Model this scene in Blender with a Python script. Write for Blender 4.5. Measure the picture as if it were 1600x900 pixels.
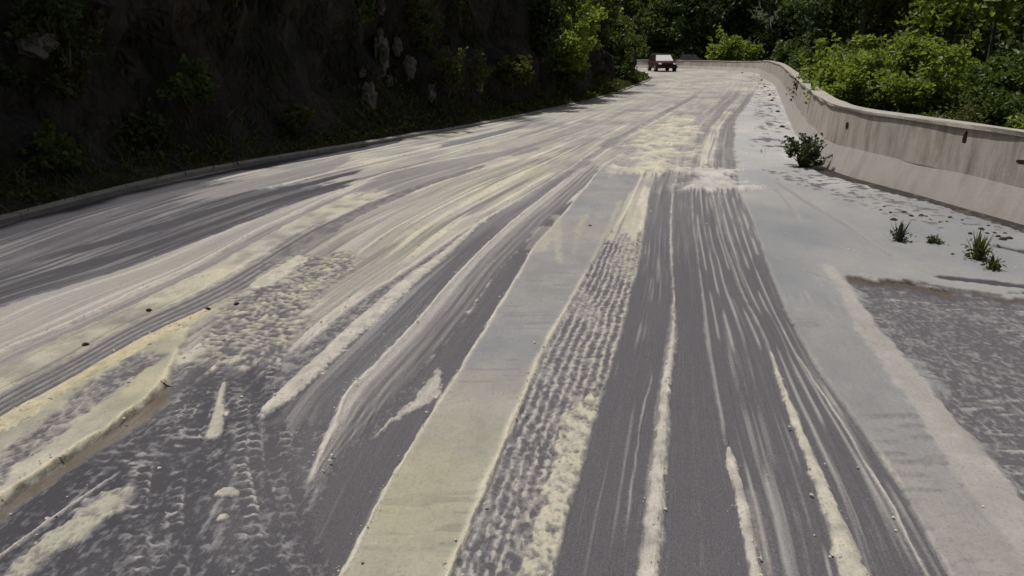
import bpy, math, random
import numpy as np
from mathutils import Vector, Matrix

for o in list(bpy.data.objects):
    bpy.data.objects.remove(o, do_unlink=True)
scene = bpy.context.scene
COL = scene.collection
R = math.radians
rng = np.random.default_rng(7)
random.seed(7)

# ------------------------------------------------------------------ camera
CAM_H = 2.3
PITCH = 16.83
FPX = 1256.0                       # focal length in pixels of the 1600 px wide photograph
cam_d = bpy.data.cameras.new('camera')
cam_d.sensor_width = 36.0
cam_d.lens = 36.0 * FPX / 1600.0
cam_d.clip_start = 0.05
cam_d.clip_end = 3000
cam = bpy.data.objects.new('camera', cam_d)
COL.objects.link(cam)
cam.location = (0, 0, CAM_H)
cam.rotation_euler = (R(90 - PITCH), 0, 0)
scene.camera = cam

# ------------------------------------------------------------------ sky, sun, exposure
SUN_EL, SUN_AZ = 73.0, -56.0       # azimuth from +Y towards +X: the sun stands ahead and to the left
world = bpy.data.worlds.new('World')
scene.world = world
world.use_nodes = True
wn = world.node_tree.nodes
wl = world.node_tree.links
wn.clear()
wo = wn.new('ShaderNodeOutputWorld')
bg = wn.new('ShaderNodeBackground')
sky = wn.new('ShaderNodeTexSky')
sky.sky_type = 'NISHITA'
sky.sun_disc = False
sky.sun_elevation = R(SUN_EL)
sky.sun_rotation = R(SUN_AZ)
sky.air_density = 1.0
sky.dust_density = 4.0
sky.ozone_density = 1.0
hs = wn.new('ShaderNodeHueSaturation')
hs.inputs['Saturation'].default_value = 0.45
wl.new(sky.outputs[0], hs.inputs['Color'])
wl.new(hs.outputs[0], bg.inputs['Color'])
bg.inputs['Strength'].default_value = 0.062
wl.new(bg.outputs[0], wo.inputs['Surface'])
sun_d = bpy.data.lights.new('sun', 'SUN')
sun_d.energy = 3.75
sun_d.angle = R(1.5)
sun_d.color = (1.0, 0.965, 0.925)
sun = bpy.data.objects.new('sun', sun_d)
COL.objects.link(sun)
sd = Vector((math.sin(R(SUN_AZ)) * math.cos(R(SUN_EL)), math.cos(R(SUN_AZ)) * math.cos(R(SUN_EL)), math.sin(R(SUN_EL))))
sun.rotation_euler = sd.to_track_quat('Z', 'Y').to_euler()
sun.location = (0, 0, 60)
scene.view_settings.view_transform = 'Standard'
scene.view_settings.look = 'None'
scene.view_settings.exposure = 0.0
scene.view_settings.gamma = 1.0
scene.view_settings.use_curve_mapping = False

# ------------------------------------------------------------------ helpers
def ground_pt(px, py, z=0.0):
    """survey: where the sight line through a point of the photograph meets the height z"""
    a, b = (px - 800.0) / FPX, (450.0 - py) / FPX
    p = R(PITCH)
    dy, dz = math.cos(p) + b * math.sin(p), -math.sin(p) + b * math.cos(p)
    k = (z - CAM_H) / dz
    return a * k, dy * k

def row_y(py):
    return ground_pt(800, py)[1]

_T = rng.random(65536).astype(np.float32)
def _h(ix, iy, seed):
    return _T[((ix * 73856093) ^ (iy * 19349663) ^ (seed * 83492791)) & 65535]
def vn(x, y, seed=0):
    """value noise 0..1"""
    fx, fy = np.floor(x), np.floor(y)
    ix, iy = fx.astype(np.int64), fy.astype(np.int64)
    u, v = (x - fx), (y - fy)
    u = u * u * (3 - 2 * u); v = v * v * (3 - 2 * v)
    a = _h(ix, iy, seed) * (1 - u) + _h(ix + 1, iy, seed) * u
    b = _h(ix, iy + 1, seed) * (1 - u) + _h(ix + 1, iy + 1, seed) * u
    return a * (1 - v) + b * v
def fbm(x, y, seed=0, octv=4):
    s, a, n = 0.0, 0.5, 0.0
    for i in range(octv):
        s = s + a * vn(x * 2 ** i, y * 2 ** i, seed + i * 17); n += a; a *= 0.5
    return s / n
def sstep(a, b, x):
    t = np.clip((x - a) / (b - a), 0, 1)
    return t * t * (3 - 2 * t)

def mesh_arrays(name, verts, faces, smooth=True):
    """fast mesh from an (n,3) array and an (m,k) index array"""
    verts = np.asarray(verts, dtype=np.float32); faces = np.asarray(faces, dtype=np.int32)
    me = bpy.data.meshes.new(name)
    m, k = faces.shape
    me.vertices.add(len(verts)); me.vertices.foreach_set('co', verts.ravel())
    me.loops.add(m * k); me.loops.foreach_set('vertex_index', faces.ravel())
    me.polygons.add(m)
    me.polygons.foreach_set('loop_start', np.arange(0, m * k, k, dtype=np.int32))
    me.polygons.foreach_set('use_smooth', np.full(m, smooth))
    me.update(calc_edges=True)
    return me

def link(name, me, mat=None, parent=None, **props):
    o = bpy.data.objects.new(name, me)
    COL.objects.link(o)
    if mat is not None:
        me.materials.append(mat)
    if parent is not None:
        o.parent = parent
    for k, v in props.items():
        o[k] = v
    return o

def empty(name, loc, label, cat, group=None, rotz=0.0):
    o = bpy.data.objects.new(name, None)
    COL.objects.link(o)
    o.location = loc; o.rotation_euler = (0, 0, rotz)
    o.empty_display_size = 0.3
    o['label'] = label; o['category'] = cat
    if group:
        o['group'] = group
    return o

class Geo:
    """collects faces for one small mesh"""
    def __init__(s): s.v, s.f = [], []
    def add(s, vs, fs):
        n = len(s.v); s.v += [tuple(p) for p in vs]; s.f += [tuple(i + n for i in f) for f in fs]
    def tube(s, pts, rads, n=8, cap=True):
        pts = [Vector(p) for p in pts]; rings = []
        for i, p in enumerate(pts):
            d = (pts[min(i + 1, len(pts) - 1)] - pts[max(i - 1, 0)]).normalized()
            a = d.orthogonal().normalized(); b = d.cross(a)
            rings.append([p + (a * math.cos(2 * math.pi * k / n) + b * math.sin(2 * math.pi * k / n)) * rads[i] for k in range(n)])
        vs = [q for r in rings for q in r]
        fs = [(i * n + k, i * n + (k + 1) % n, (i + 1) * n + (k + 1) % n, (i + 1) * n + k) for i in range(len(pts) - 1) for k in range(n)]
        if cap:
            fs += [tuple(range(n))[::-1], tuple((len(pts) - 1) * n + k for k in range(n))]
        s.add(vs, fs)
    def loft(s, sections, cap=True):
        n = len(sections[0])
        vs = [q for r in sections for q in r]
        fs = [(i * n + k, i * n + (k + 1) % n, (i + 1) * n + (k + 1) % n, (i + 1) * n + k) for i in range(len(sections) - 1) for k in range(n)]
        if cap:
            fs += [tuple(range(n))[::-1], tuple((len(sections) - 1) * n + k for k in range(n))]
        s.add(vs, fs)
    def box(s, c, d):
        x, y, z = c; a, b, h = d[0] / 2, d[1] / 2, d[2] / 2
        s.add([(x - a, y - b, z - h), (x + a, y - b, z - h), (x + a, y + b, z - h), (x - a, y + b, z - h),
               (x - a, y - b, z + h), (x + a, y - b, z + h), (x + a, y + b, z + h), (x - a, y + b, z + h)],
              [(3, 2, 1, 0), (4, 5, 6, 7), (0, 1, 5, 4), (1, 2, 6, 5), (2, 3, 7, 6), (3, 0, 4, 7)])
    def mesh(s, name, smooth=True):
        me = bpy.data.meshes.new(name); me.from_pydata(s.v, [], s.f); me.update()
        me.polygons.foreach_set('use_smooth', [smooth] * len(me.polygons))
        return me

# ------------------------------------------------------------------ materials
def new_mat(name):
    m = bpy.data.materials.new(name); m.use_nodes = True
    nt = m.node_tree; b = nt.nodes['Principled BSDF']
    return m, nt, b
def N(nt, typ, **kw):
    n = nt.nodes.new(typ)
    for k, v in kw.items():
        if k.startswith('i_'):
            n.inputs[k[2:].replace('_', ' ')].default_value = v
        else:
            setattr(n, k, v)
    return n
def ramp(nt, fac, stops):
    r = nt.nodes.new('ShaderNodeValToRGB')
    el = r.color_ramp.elements
    while len(el) > 1: el.remove(el[-1])
    el[0].position = stops[0][0]; el[0].color = (*stops[0][1], 1)
    for p, c in stops[1:]:
        e = el.new(p); e.color = (*c, 1)
    nt.links.new(fac, r.inputs['Fac'])
    return r.outputs['Color']
def mixc(nt, fac, a, b, mode='MIX'):
    n = nt.nodes.new('ShaderNodeMix'); n.data_type = 'RGBA'; n.blend_type = mode
    for sock, val in ((n.inputs[0], fac), (n.inputs[6], a), (n.inputs[7], b)):
        if hasattr(val, 'links') or isinstance(val, bpy.types.NodeSocket): nt.links.new(val, sock)
        elif isinstance(val, (int, float)): sock.default_value = val
        else: sock.default_value = (*val, 1)
    return n.outputs[2]
def math_n(nt, op, a, b=None, clamp=False):
    n = nt.nodes.new('ShaderNodeMath'); n.operation = op; n.use_clamp = clamp
    for sock, val in ((n.inputs[0], a), (n.inputs[1], b)):
        if val is None: continue
        if isinstance(val, (int, float)): sock.default_value = val
        else: nt.links.new(val, sock)
    return n.outputs[0]
def noise(nt, scale, detail=4, rough=0.6, vec=None, dist=0.0):
    n = nt.nodes.new('ShaderNodeTexNoise'); n.inputs['Scale'].default_value = scale
    n.inputs['Detail'].default_value = detail; n.inputs['Roughness'].default_value = rough
    n.inputs['Distortion'].default_value = dist
    if vec is not None: nt.links.new(vec, n.inputs['Vector'])
    return n
def objvec(nt, scale=(1, 1, 1)):
    g = nt.nodes.new('ShaderNodeNewGeometry')
    m = nt.nodes.new('ShaderNodeMapping'); m.inputs['Scale'].default_value = scale
    nt.links.new(g.outputs['Position'], m.inputs['Vector'])
    return m.outputs[0]
def bump(nt, b, height, strength=0.3, dist=0.02):
    n = nt.nodes.new('ShaderNodeBump'); n.inputs['Strength'].default_value = strength; n.inputs['Distance'].default_value = dist
    nt.links.new(height, n.inputs['Height']); nt.links.new(n.outputs[0], b.inputs['Normal'])

def make_road_mat():
    m, nt, b = new_mat('silted_asphalt')
    at = nt.nodes.new('ShaderNodeAttribute'); at.attribute_name = 'silt'
    sep = nt.nodes.new('ShaderNodeSeparateColor'); nt.links.new(at.outputs['Color'], sep.inputs[0])
    cover, tint, dirt, dry = sep.outputs[0], sep.outputs[1], sep.outputs[2], at.outputs['Alpha']
    v = objvec(nt)
    fine = noise(nt, 160, 3, 0.7, v)
    mid = noise(nt, 14, 5, 0.65, v)
    big = noise(nt, 1.3, 4, 0.55, v)
    # cover broken up by grain
    speck = noise(nt, 420, 2, 0.6, v)
    pit = noise(nt, 55, 4, 0.75, v)
    fl = nt.nodes.new('ShaderNodeAttribute'); fl.attribute_name = 'flow'
    fs = nt.nodes.new('ShaderNodeSeparateXYZ'); nt.links.new(fl.outputs['Vector'], fs.inputs[0])
    fc = nt.nodes.new('ShaderNodeCombineXYZ'); nt.links.new(fs.outputs[0], fc.inputs[0]); nt.links.new(fs.outputs[1], fc.inputs[1])
    def flow(sx, sy, detail):
        mp = nt.nodes.new('ShaderNodeMapping'); mp.inputs['Scale'].default_value = (sx, sy, 1); nt.links.new(fc.outputs[0], mp.inputs['Vector'])
        return noise(nt, 1.0, detail, 0.65, mp.outputs[0]).outputs[0]
    sA, sB, sC = flow(55, 1.0, 3), flow(170, 3.2, 3), flow(14, 0.35, 2)
    sk = math_n(nt, 'ADD', math_n(nt, 'MULTIPLY', math_n(nt, 'SUBTRACT', sA, 0.5), 0.75), math_n(nt, 'MULTIPLY', math_n(nt, 'SUBTRACT', sB, 0.5), 0.85))
    sk = math_n(nt, 'MULTIPLY', sk, math_n(nt, 'MULTIPLY', fs.outputs[2], math_n(nt, 'ADD', sC, 0.35)))
    g1 = math_n(nt, 'MULTIPLY', math_n(nt, 'SUBTRACT', fine.outputs[0], 0.5), 0.55)
    g2 = math_n(nt, 'MULTIPLY', math_n(nt, 'SUBTRACT', pit.outputs[0], 0.5), 0.55)
    c = math_n(nt, 'ADD', math_n(nt, 'MULTIPLY', math_n(nt, 'SUBTRACT', cover, 0.45), 1.4), 0.45)
    c = math_n(nt, 'ADD', math_n(nt, 'ADD', math_n(nt, 'ADD', c, sk), g1), g2, True)
    asph = ramp(nt, mixc(nt, 0.55, speck.outputs[0], fine.outputs[0]), [(0.38, (0.028, 0.027, 0.031)), (0.50, (0.080, 0.075, 0.083)), (0.62, (0.155, 0.143, 0.152))])
    asph = mixc(nt, math_n(nt, 'MULTIPLY', big.outputs[0], 0.45), asph, (0.110, 0.102, 0.112))
    asph = mixc(nt, ramp(nt, tint, [(0.0, (0.78, 0.78, 0.78)), (0.14, (0, 0, 0))]), asph, (0.030, 0.028, 0.036))
    mud = ramp(nt, tint, [(0.0, (0.185, 0.190, 0.202)), (0.35, (0.228, 0.214, 0.198)), (0.7, (0.228, 0.229, 0.182)), (1.0, (0.29, 0.255, 0.145))])  # bluish low end paints the sky sheen of wet mud into the colour
    dmud = ramp(nt, tint, [(0.0, (0.48, 0.47, 0.46)), (0.35, (0.56, 0.51, 0.46)), (0.7, (0.60, 0.55, 0.41)), (1.0, (0.60, 0.51, 0.30))])
    mud = mixc(nt, dry, mud, dmud)
    mud = mixc(nt, math_n(nt, 'MULTIPLY', math_n(nt, 'SUBTRACT', mid.outputs[0], 0.38, True), 0.8), mud, (0.20, 0.188, 0.165))
    mud = mixc(nt, ramp(nt, pit.outputs[0], [(0.30, (0.55, 0.55, 0.55)), (0.48, (0, 0, 0))]), mud, (0.16, 0.148, 0.128))
    mud = mixc(nt, math_n(nt, 'MULTIPLY', math_n(nt, 'SUBTRACT', big.outputs[0], 0.47, True), 0.8), mud, (0.23, 0.235, 0.205))
    colr = mixc(nt, c, asph, mud)
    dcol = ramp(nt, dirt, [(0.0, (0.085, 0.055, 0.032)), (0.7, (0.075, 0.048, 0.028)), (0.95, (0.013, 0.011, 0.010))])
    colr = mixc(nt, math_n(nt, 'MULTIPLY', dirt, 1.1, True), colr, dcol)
    nt.links.new(colr, b.inputs['Base Color'])
    rr = nt.nodes.new('ShaderNodeMapRange'); nt.links.new(c, rr.inputs[0])
    rr.inputs[3].default_value = 0.62; rr.inputs[4].default_value = 0.75
    nt.links.new(rr.outputs[0], b.inputs['Roughness'])
    b.inputs['Specular IOR Level'].default_value = 0.35
    hsum = math_n(nt, 'ADD', math_n(nt, 'MULTIPLY', pit.outputs[0], 0.8), math_n(nt, 'ADD', math_n(nt, 'MULTIPLY', fine.outputs[0], 0.4), mid.outputs[0]))
    hsum = math_n(nt, 'ADD', hsum, math_n(nt, 'MULTIPLY', sk, 0.9))
    bump(nt, b, hsum, 0.8, 0.012)
    return m

def make_soil_mat(name, a, bcol, moss=None, scale=2.0, bstr=0.6):
    m, nt, b = new_mat(name)
    v = objvec(nt)
    n1 = noise(nt, scale, 6, 0.65, v); n2 = noise(nt, scale * 9, 4, 0.7, v)
    c = mixc(nt, n1.outputs[0], a, bcol)
    c = mixc(nt, math_n(nt, 'MULTIPLY', n2.outputs[0], 0.5), c, tuple(x * 0.5 for x in a))
    if moss:
        n3 = noise(nt, scale * 0.8, 4, 0.6, v)
        c = mixc(nt, ramp(nt, n3.outputs[0], [(0.45, (0, 0, 0)), (0.62, (0.9, 0.9, 0.9))]), c, moss)
    nt.links.new(c, b.inputs['Base Color'])
    b.inputs['Roughness'].default_value = 0.92
    b.inputs['Specular IOR Level'].default_value = 0.2
    bump(nt, b, math_n(nt, 'ADD', n1.outputs[0], math_n(nt, 'MULTIPLY', n2.outputs[0], 0.4)), bstr, 0.12)
    return m

def make_rock_mat():
    m, nt, b = new_mat('fractured_rock')
    v = objvec(nt, (1.0, 1.0, 0.7)); wv = noise(nt, 1.5, 3, 0.6, v)
    vv = mixc(nt, 0.25, v, wv.outputs['Color'], 'ADD')
    def vor(scale, feat):
        q = nt.nodes.new('ShaderNodeTexVoronoi'); q.feature = feat; q.inputs['Scale'].default_value = scale; nt.links.new(vv, q.inputs['Vector']); return q
    cell, cell2 = vor(1.6, 'F1'), vor(5.0, 'F1')
    edge, edge2 = vor(1.6, 'DISTANCE_TO_EDGE'), vor(5.0, 'DISTANCE_TO_EDGE')
    sp = nt.nodes.new('ShaderNodeSeparateColor'); nt.links.new(cell.outputs['Color'], sp.inputs[0])
    sp2 = nt.nodes.new('ShaderNodeSeparateColor'); nt.links.new(cell2.outputs['Color'], sp2.inputs[0])
    n2 = noise(nt, 9, 5, 0.7, v); n3 = noise(nt, 0.8, 4, 0.6, v)
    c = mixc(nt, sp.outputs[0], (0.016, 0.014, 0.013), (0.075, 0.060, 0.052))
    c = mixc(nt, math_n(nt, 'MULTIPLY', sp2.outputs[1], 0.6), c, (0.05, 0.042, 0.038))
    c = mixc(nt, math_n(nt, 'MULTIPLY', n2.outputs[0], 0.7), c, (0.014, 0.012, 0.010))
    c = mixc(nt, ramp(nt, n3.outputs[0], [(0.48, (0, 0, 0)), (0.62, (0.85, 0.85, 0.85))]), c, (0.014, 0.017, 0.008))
    nt.links.new(c, b.inputs['Base Color']); b.inputs['Roughness'].default_value = 0.9; b.inputs['Specular IOR Level'].default_value = 0.25
    hgt = math_n(nt, 'ADD', math_n(nt, 'ADD', math_n(nt, 'MULTIPLY', sp.outputs[0], 0.7), math_n(nt, 'MULTIPLY', edge.outputs['Distance'], 1.2)), math_n(nt, 'ADD', math_n(nt, 'MULTIPLY', edge2.outputs['Distance'], 0.8), math_n(nt, 'MULTIPLY', n2.outputs[0], 0.25)))
    bump(nt, b, hgt, 1.0, 0.25)
    return m

def make_concrete_mat(name, base, dark, stain=0.6):
    m, nt, b = new_mat(name)
    v = objvec(nt)
    vs = objvec(nt, (1.6, 1.6, 0.35))
    n1 = noise(nt, 1.4, 5, 0.6, v); n2 = noise(nt, 40, 4, 0.7, v); n3 = noise(nt, 2.4, 5, 0.65, vs)
    c = mixc(nt, n1.outputs[0], base, tuple(x * 0.78 for x in base))
    st = ramp(nt, n3.outputs[0], [(0.44, (0, 0, 0)), (0.72, (stain, stain, stain))])
    c = mixc(nt, st, c, dark)
    c = mixc(nt, math_n(nt, 'MULTIPLY', n2.outputs[0], 0.35), c, tuple(x * 0.6 for x in base))
    nt.links.new(c, b.inputs['Base Color'])
    b.inputs['Roughness'].default_value = 0.88
    b.inputs['Specular IOR Level'].default_value = 0.25
    bump(nt, b, math_n(nt, 'ADD', n2.outputs[0], n1.outputs[0]), 0.35, 0.015)
    return m

def make_leaf_mat(name, c0, c1, trans=0.45, dry=None):
    m = bpy.data.materials.new(name); m.use_nodes = True
    nt = m.node_tree; nt.nodes.clear()
    out = nt.nodes.new('ShaderNodeOutputMaterial')
    g = nt.nodes.new('ShaderNodeNewGeometry')
    stops = [(0.0, c0), (0.85, c1)]
    stops.append((1.0, dry if dry else tuple(min(1, x * 1.3) for x in c1)))
    col = ramp(nt, g.outputs['Random Per Island'], stops)
    v = objvec(nt); n1 = noise(nt, 1.1, 3, 0.5, v)
    col = mixc(nt, math_n(nt, 'MULTIPLY', n1.outputs[0], 0.55), col, tuple(x * 0.55 for x in c0))
    d = nt.nodes.new('ShaderNodeBsdfDiffuse'); t = nt.nodes.new('ShaderNodeBsdfTranslucent')
    gl = nt.nodes.new('ShaderNodeBsdfGlossy'); gl.inputs['Roughness'].default_value = 0.42
    gl.inputs['Color'].default_value = (0.8, 0.85, 0.8, 1)
    nt.links.new(col, d.inputs['Color'])
    tc = mixc(nt, 1.0, col, (1.15, 1.2, 0.55), 'MULTIPLY')
    nt.links.new(tc, t.inputs['Color'])
    m1 = nt.nodes.new('ShaderNodeMixShader'); m1.inputs[0].default_value = trans
    nt.links.new(d.outputs[0], m1.inputs[1]); nt.links.new(t.outputs[0], m1.inputs[2])
    m2 = nt.nodes.new('ShaderNodeMixShader'); m2.inputs[0].default_value = 0.018
    nt.links.new(m1.outputs[0], m2.inputs[1]); nt.links.new(gl.outputs[0], m2.inputs[2])
    nt.links.new(m2.outputs[0], out.inputs['Surface'])
    return m

def make_bark_mat(name, a, bcol):
    m, nt, b = new_mat(name)
    v = objvec(nt, (6, 6, 1.2)); n1 = noise(nt, 3, 5, 0.7, v)
    nt.links.new(mixc(nt, n1.outputs[0], a, bcol), b.inputs['Base Color'])
    b.inputs['Roughness'].default_value = 0.9
    bump(nt, b, n1.outputs[0], 0.6, 0.03)
    return m

def make_paint(name, col, rough=0.35, coat=0.5, metal=0.0, dust=0.25):
    m, nt, b = new_mat(name)
    v = objvec(nt); n1 = noise(nt, 3.5, 4, 0.6, v)
    nt.links.new(mixc(nt, math_n(nt, 'MULTIPLY', n1.outputs[0], dust), col, (0.22, 0.19, 0.15)), b.inputs['Base Color'])
    b.inputs['Roughness'].default_value = rough; b.inputs['Metallic'].default_value = metal
    b.inputs['Coat Weight'].default_value = coat
    b.inputs['Specular IOR Level'].default_value = 0.5 if coat > 0.3 else 0.15
    return m

M_ROAD = make_road_mat()
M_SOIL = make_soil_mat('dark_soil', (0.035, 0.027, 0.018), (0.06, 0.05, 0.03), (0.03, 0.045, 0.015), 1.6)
M_ROCK = make_rock_mat()
M_PALEROCK = make_soil_mat('pale_rock', (0.10, 0.09, 0.085), (0.30, 0.27, 0.26), (0.03, 0.03, 0.018), 3.5, 1.0)
M_GROUND = make_soil_mat('forest_floor', (0.03, 0.028, 0.016), (0.05, 0.055, 0.022), (0.03, 0.05, 0.015), 0.6)
M_KERB = make_concrete_mat('kerb_concrete', (0.30, 0.28, 0.25), (0.09, 0.075, 0.06), 0.5)
M_WALL_LO = make_concrete_mat('silt_splashed_concrete', (0.405, 0.375, 0.342), (0.26, 0.225, 0.19), 0.8)
M_WALL_UP = make_concrete_mat('weathered_concrete', (0.455, 0.415, 0.365), (0.14, 0.11, 0.08), 0.9)
M_COPING = make_concrete_mat('coping_concrete', (0.40, 0.37, 0.32), (0.12, 0.105, 0.07), 0.6)
M_HOLE = make_soil_mat('damp_stain', (0.02, 0.014, 0.010), (0.035, 0.02, 0.014), None, 8)
M_CLOD = make_soil_mat('dark_clod', (0.03, 0.027, 0.025), (0.06, 0.052, 0.045), None, 12)
M_BARK = make_bark_mat('grey_bark', (0.05, 0.042, 0.034), (0.13, 0.115, 0.10))
M_PALEBARK = make_bark_mat('pale_bark', (0.16, 0.15, 0.13), (0.30, 0.28, 0.25))
M_TWIG = make_bark_mat('brown_twig', (0.05, 0.035, 0.02), (0.10, 0.075, 0.045))
L_BRIGHT = make_leaf_mat('bright_leaf', (0.15, 0.19, 0.038), (0.25, 0.31, 0.07), 0.58)
L_MID = make_leaf_mat('mid_leaf', (0.055, 0.085, 0.022), (0.115, 0.155, 0.042), 0.45, (0.16, 0.17, 0.06))
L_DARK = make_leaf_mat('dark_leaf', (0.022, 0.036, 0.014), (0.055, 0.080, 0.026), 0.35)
L_OLIVE = make_leaf_mat('olive_leaf', (0.055, 0.066, 0.020), (0.12, 0.13, 0.04), 0.45, (0.14, 0.11, 0.05))
L_GRASS = make_leaf_mat('verge_grass', (0.06, 0.075, 0.02), (0.13, 0.14, 0.04), 0.4, (0.15, 0.12, 0.055))
L_BROWN = make_leaf_mat('dry_leaf', (0.055, 0.038, 0.018), (0.12, 0.085, 0.035), 0.3)
L_WEED = make_leaf_mat('grey_weed', (0.035, 0.05, 0.022), (0.085, 0.10, 0.045), 0.3, (0.14, 0.12, 0.07))

# ------------------------------------------------------------------ plan of the road (metres)
def curve(px_list, extra=()):
    return [ground_pt(*p) for p in px_list] + list(extra)
LEFT_EDGE = [(-8.9, -6.0), (-8.5, 2.0), (-7.9, 6.5)] + curve([(0, 350), (150, 309), (300, 273), (450, 247), (600, 222), (700, 204), (800, 185), (900, 163), (960, 147)]) + [(8.1, 52.0), (9.7, 58.0), (10.2, 63.0), (8.8, 68.5), (4.0, 75.0), (-4.0, 81.0), (-16.0, 86.0)]
WALL_BASE = [(9.0, -6.0), (8.3, 0.0), (7.5, 6.0)] + curve([(1600, 352), (1450, 309), (1300, 270), (1264, 245), (1240, 207), (1220, 157), (1209, 130)]) + [(18.4, 62.0), (20.6, 69.0), (20.9, 76.0), (18.6, 82.5), (12.8, 87.5), (0.0, 93.0), (-14.0, 97.5)]

def resample(pts, step, smooth=3):
    p = np.array(pts, float)
    for _ in range(smooth):              # corner cutting
        q = 0.75 * p[:-1] + 0.25 * p[1:]; r = 0.25 * p[:-1] + 0.75 * p[1:]
        p = np.vstack([p[:1], np.stack([q, r], 1).reshape(-1, 2), p[-1:]])
    d = np.r_[0, np.cumsum(np.hypot(*np.diff(p, axis=0).T))]
    s = np.arange(0, d[-1], step)
    return np.stack([np.interp(s, d, p[:, 0]), np.interp(s, d, p[:, 1])], 1), s
def normals_of(p):
    t = np.gradient(p, axis=0); t /= np.linalg.norm(t, axis=1)[:, None]
    return np.stack([-t[:, 1], t[:, 0]], 1)       # points to the left of travel

# ------------------------------------------------------------------ road and silt
def line(pts, n_smooth=17):
    """a traced line as x(Y); extended straight towards the camera when it reaches the frame's foot"""
    g = sorted([ground_pt(*p) for p in pts], key=lambda q: q[1])
    Y = np.array([q[1] for q in g]); X = np.array([q[0] for q in g])
    if max(p[1] for p in pts) >= 885 and len(Y) > 1:
        sl = (X[1] - X[0]) / max(Y[1] - Y[0], 1e-3)
        X = np.r_[X[0] + sl * (1.0 - Y[0]), X]; Y = np.r_[1.0, Y]
    Yg = np.geomspace(1.0, 115, 900)
    Xg = np.interp(Yg, Y, X)
    k = np.ones(n_smooth) / n_smooth
    pad = np.r_[np.full(n_smooth, Xg[0]), Xg, np.full(n_smooth, Xg[-1])]
    Xs = np.convolve(pad, k, 'same')[n_smooth:-n_smooth]
    return lambda y: np.interp(y, Yg, Xs)

F_L = line([(0, 350), (150, 309), (300, 273), (450, 247), (600, 222), (700, 204), (800, 185), (900, 163), (960, 147), (1000, 130)])
F1 = line([(0, 482), (100, 450), (200, 421), (300, 382), (400, 343), (480, 312), (560, 288), (700, 250), (850, 205), (960, 165), (1030, 130)])
F2 = line([(0, 553), (75, 522), (150, 489), (240, 446), (300, 420), (400, 363), (500, 316), (600, 271), (700, 250), (800, 231), (900, 200), (1000, 162), (1050, 130)])
F3a = line([(0, 618), (100, 570), (200, 512), (262, 483), (330, 452), (400, 412), (475, 365), (560, 326), (650, 289), (800, 243), (950, 190), (1060, 130)])
F3b = line([(0, 652), (100, 600), (200, 540), (262, 509), (330, 482), (400, 444), (475, 390), (560, 340), (650, 299), (800, 250), (950, 195), (1065, 130)])
F4 = line([(0, 683), (60, 652), (120, 606), (200, 562), (260, 531), (300, 512)])
F5 = line([(0, 790), (60, 752), (100, 725), (170, 678), (250, 620), (270, 585), (287, 545), (300, 515)])
F6 = line([(300, 740), (432, 612), (500, 552), (555, 500), (620, 445), (682, 402), (750, 346), (800, 317), (879, 270), (948, 222), (1010, 186), (1077, 150), (1100, 128)])
F6r = line([(330, 752), (470, 615), (540, 545), (592, 500), (640, 452), (694, 404), (756, 347), (804, 318), (884, 270), (953, 222), (1015, 186), (1080, 150), (1102, 128)])
F7 = line([(470, 775), (540, 615), (615, 542), (650, 505), (700, 445), (740, 402), (800, 347), (860, 300), (900, 268), (960, 225), (1030, 186), (1090, 150), (1110, 128)])
F7r = line([(486, 772), (530, 715), (570, 672), (620, 622), (665, 572), (700, 535), (740, 482), (775, 430), (800, 402), (850, 352), (915, 290), (975, 230), (1050, 186), (1105, 150), (1120, 128)])
F8 = line([(533, 900), (600, 770), (645, 695), (690, 624), (732, 557), (800, 445), (831, 392), (870, 348), (936, 266), (1000, 222), (1080, 175), (1130, 130)])
F9 = line([(710, 900), (765, 767), (825, 620), (849, 560), (930, 410), (960, 350), (985, 300), (1010, 250), (1060, 200), (1120, 150), (1140, 128)])
F10 = line([(866, 900), (905, 750), (940, 620), (948, 600), (975, 500), (996, 422), (1008, 350), (1015, 300), (1035, 250), (1075, 200), (1130, 150), (1150, 128)])
F11l = line([(995, 900), (1005, 800), (1028, 620), (1045, 520), (1051, 470), (1047, 400), (1047, 350), (1050, 300), (1065, 250), (1090, 200), (1140, 150), (1155, 128)])
F11r = line([(1031, 900), (1041, 740), (1048, 620), (1056, 530), (1055, 470), (1050, 400), (1050, 350), (1053, 300), (1068, 250), (1093, 200), (1143, 150), (1158, 128)])
F12 = line([(1178, 900), (1158, 800), (1136, 707), (1119, 620), (1104, 530), (1098, 470), (1090, 400), (1083, 350), (1080, 300), (1090, 250), (1110, 200), (1155, 150), (1170, 128)])
F13l = line([(1312, 900), (1290, 810), (1266, 740), (1224, 625), (1194, 530), (1155, 455), (1125, 365), (1112, 300), (1112, 250), (1125, 200), (1165, 150), (1178, 128)])
F13r = line([(1356, 900), (1315, 810), (1275, 725), (1229, 618), (1197, 528), (1158, 453), (1127, 364), (1114, 300), (1114, 250), (1127, 200), (1167, 150), (1180, 128)])
F14 = line([(1484, 900), (1400, 750), (1327, 644), (1263, 554), (1230, 491), (1203, 424), (1179, 350), (1158, 306), (1146, 240), (1149, 189), (1185, 138), (1190, 125)])
F15l = line([(1620, 905), (1597, 878), (1491, 740), (1430, 650), (1363, 558), (1325, 490), (1294, 436), (1240, 360), (1200, 300), (1175, 230), (1180, 180), (1195, 138)])
F15r = line([(1700, 900), (1597, 790), (1555, 734), (1500, 665), (1448, 601), (1380, 520), (1315, 434), (1270, 375), (1235, 320), (1200, 250), (1195, 190), (1202, 140)])
_wb = resample(WALL_BASE, 0.25)[0]; _wb = _wb[(_wb[:, 1] > 0) & (_wb[:, 1] < 63) & (np.arange(len(_wb)) < len(_wb) * 0.55)]
def F_R(y): return np.interp(y, _wb[:, 1], _wb[:, 0])
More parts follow.
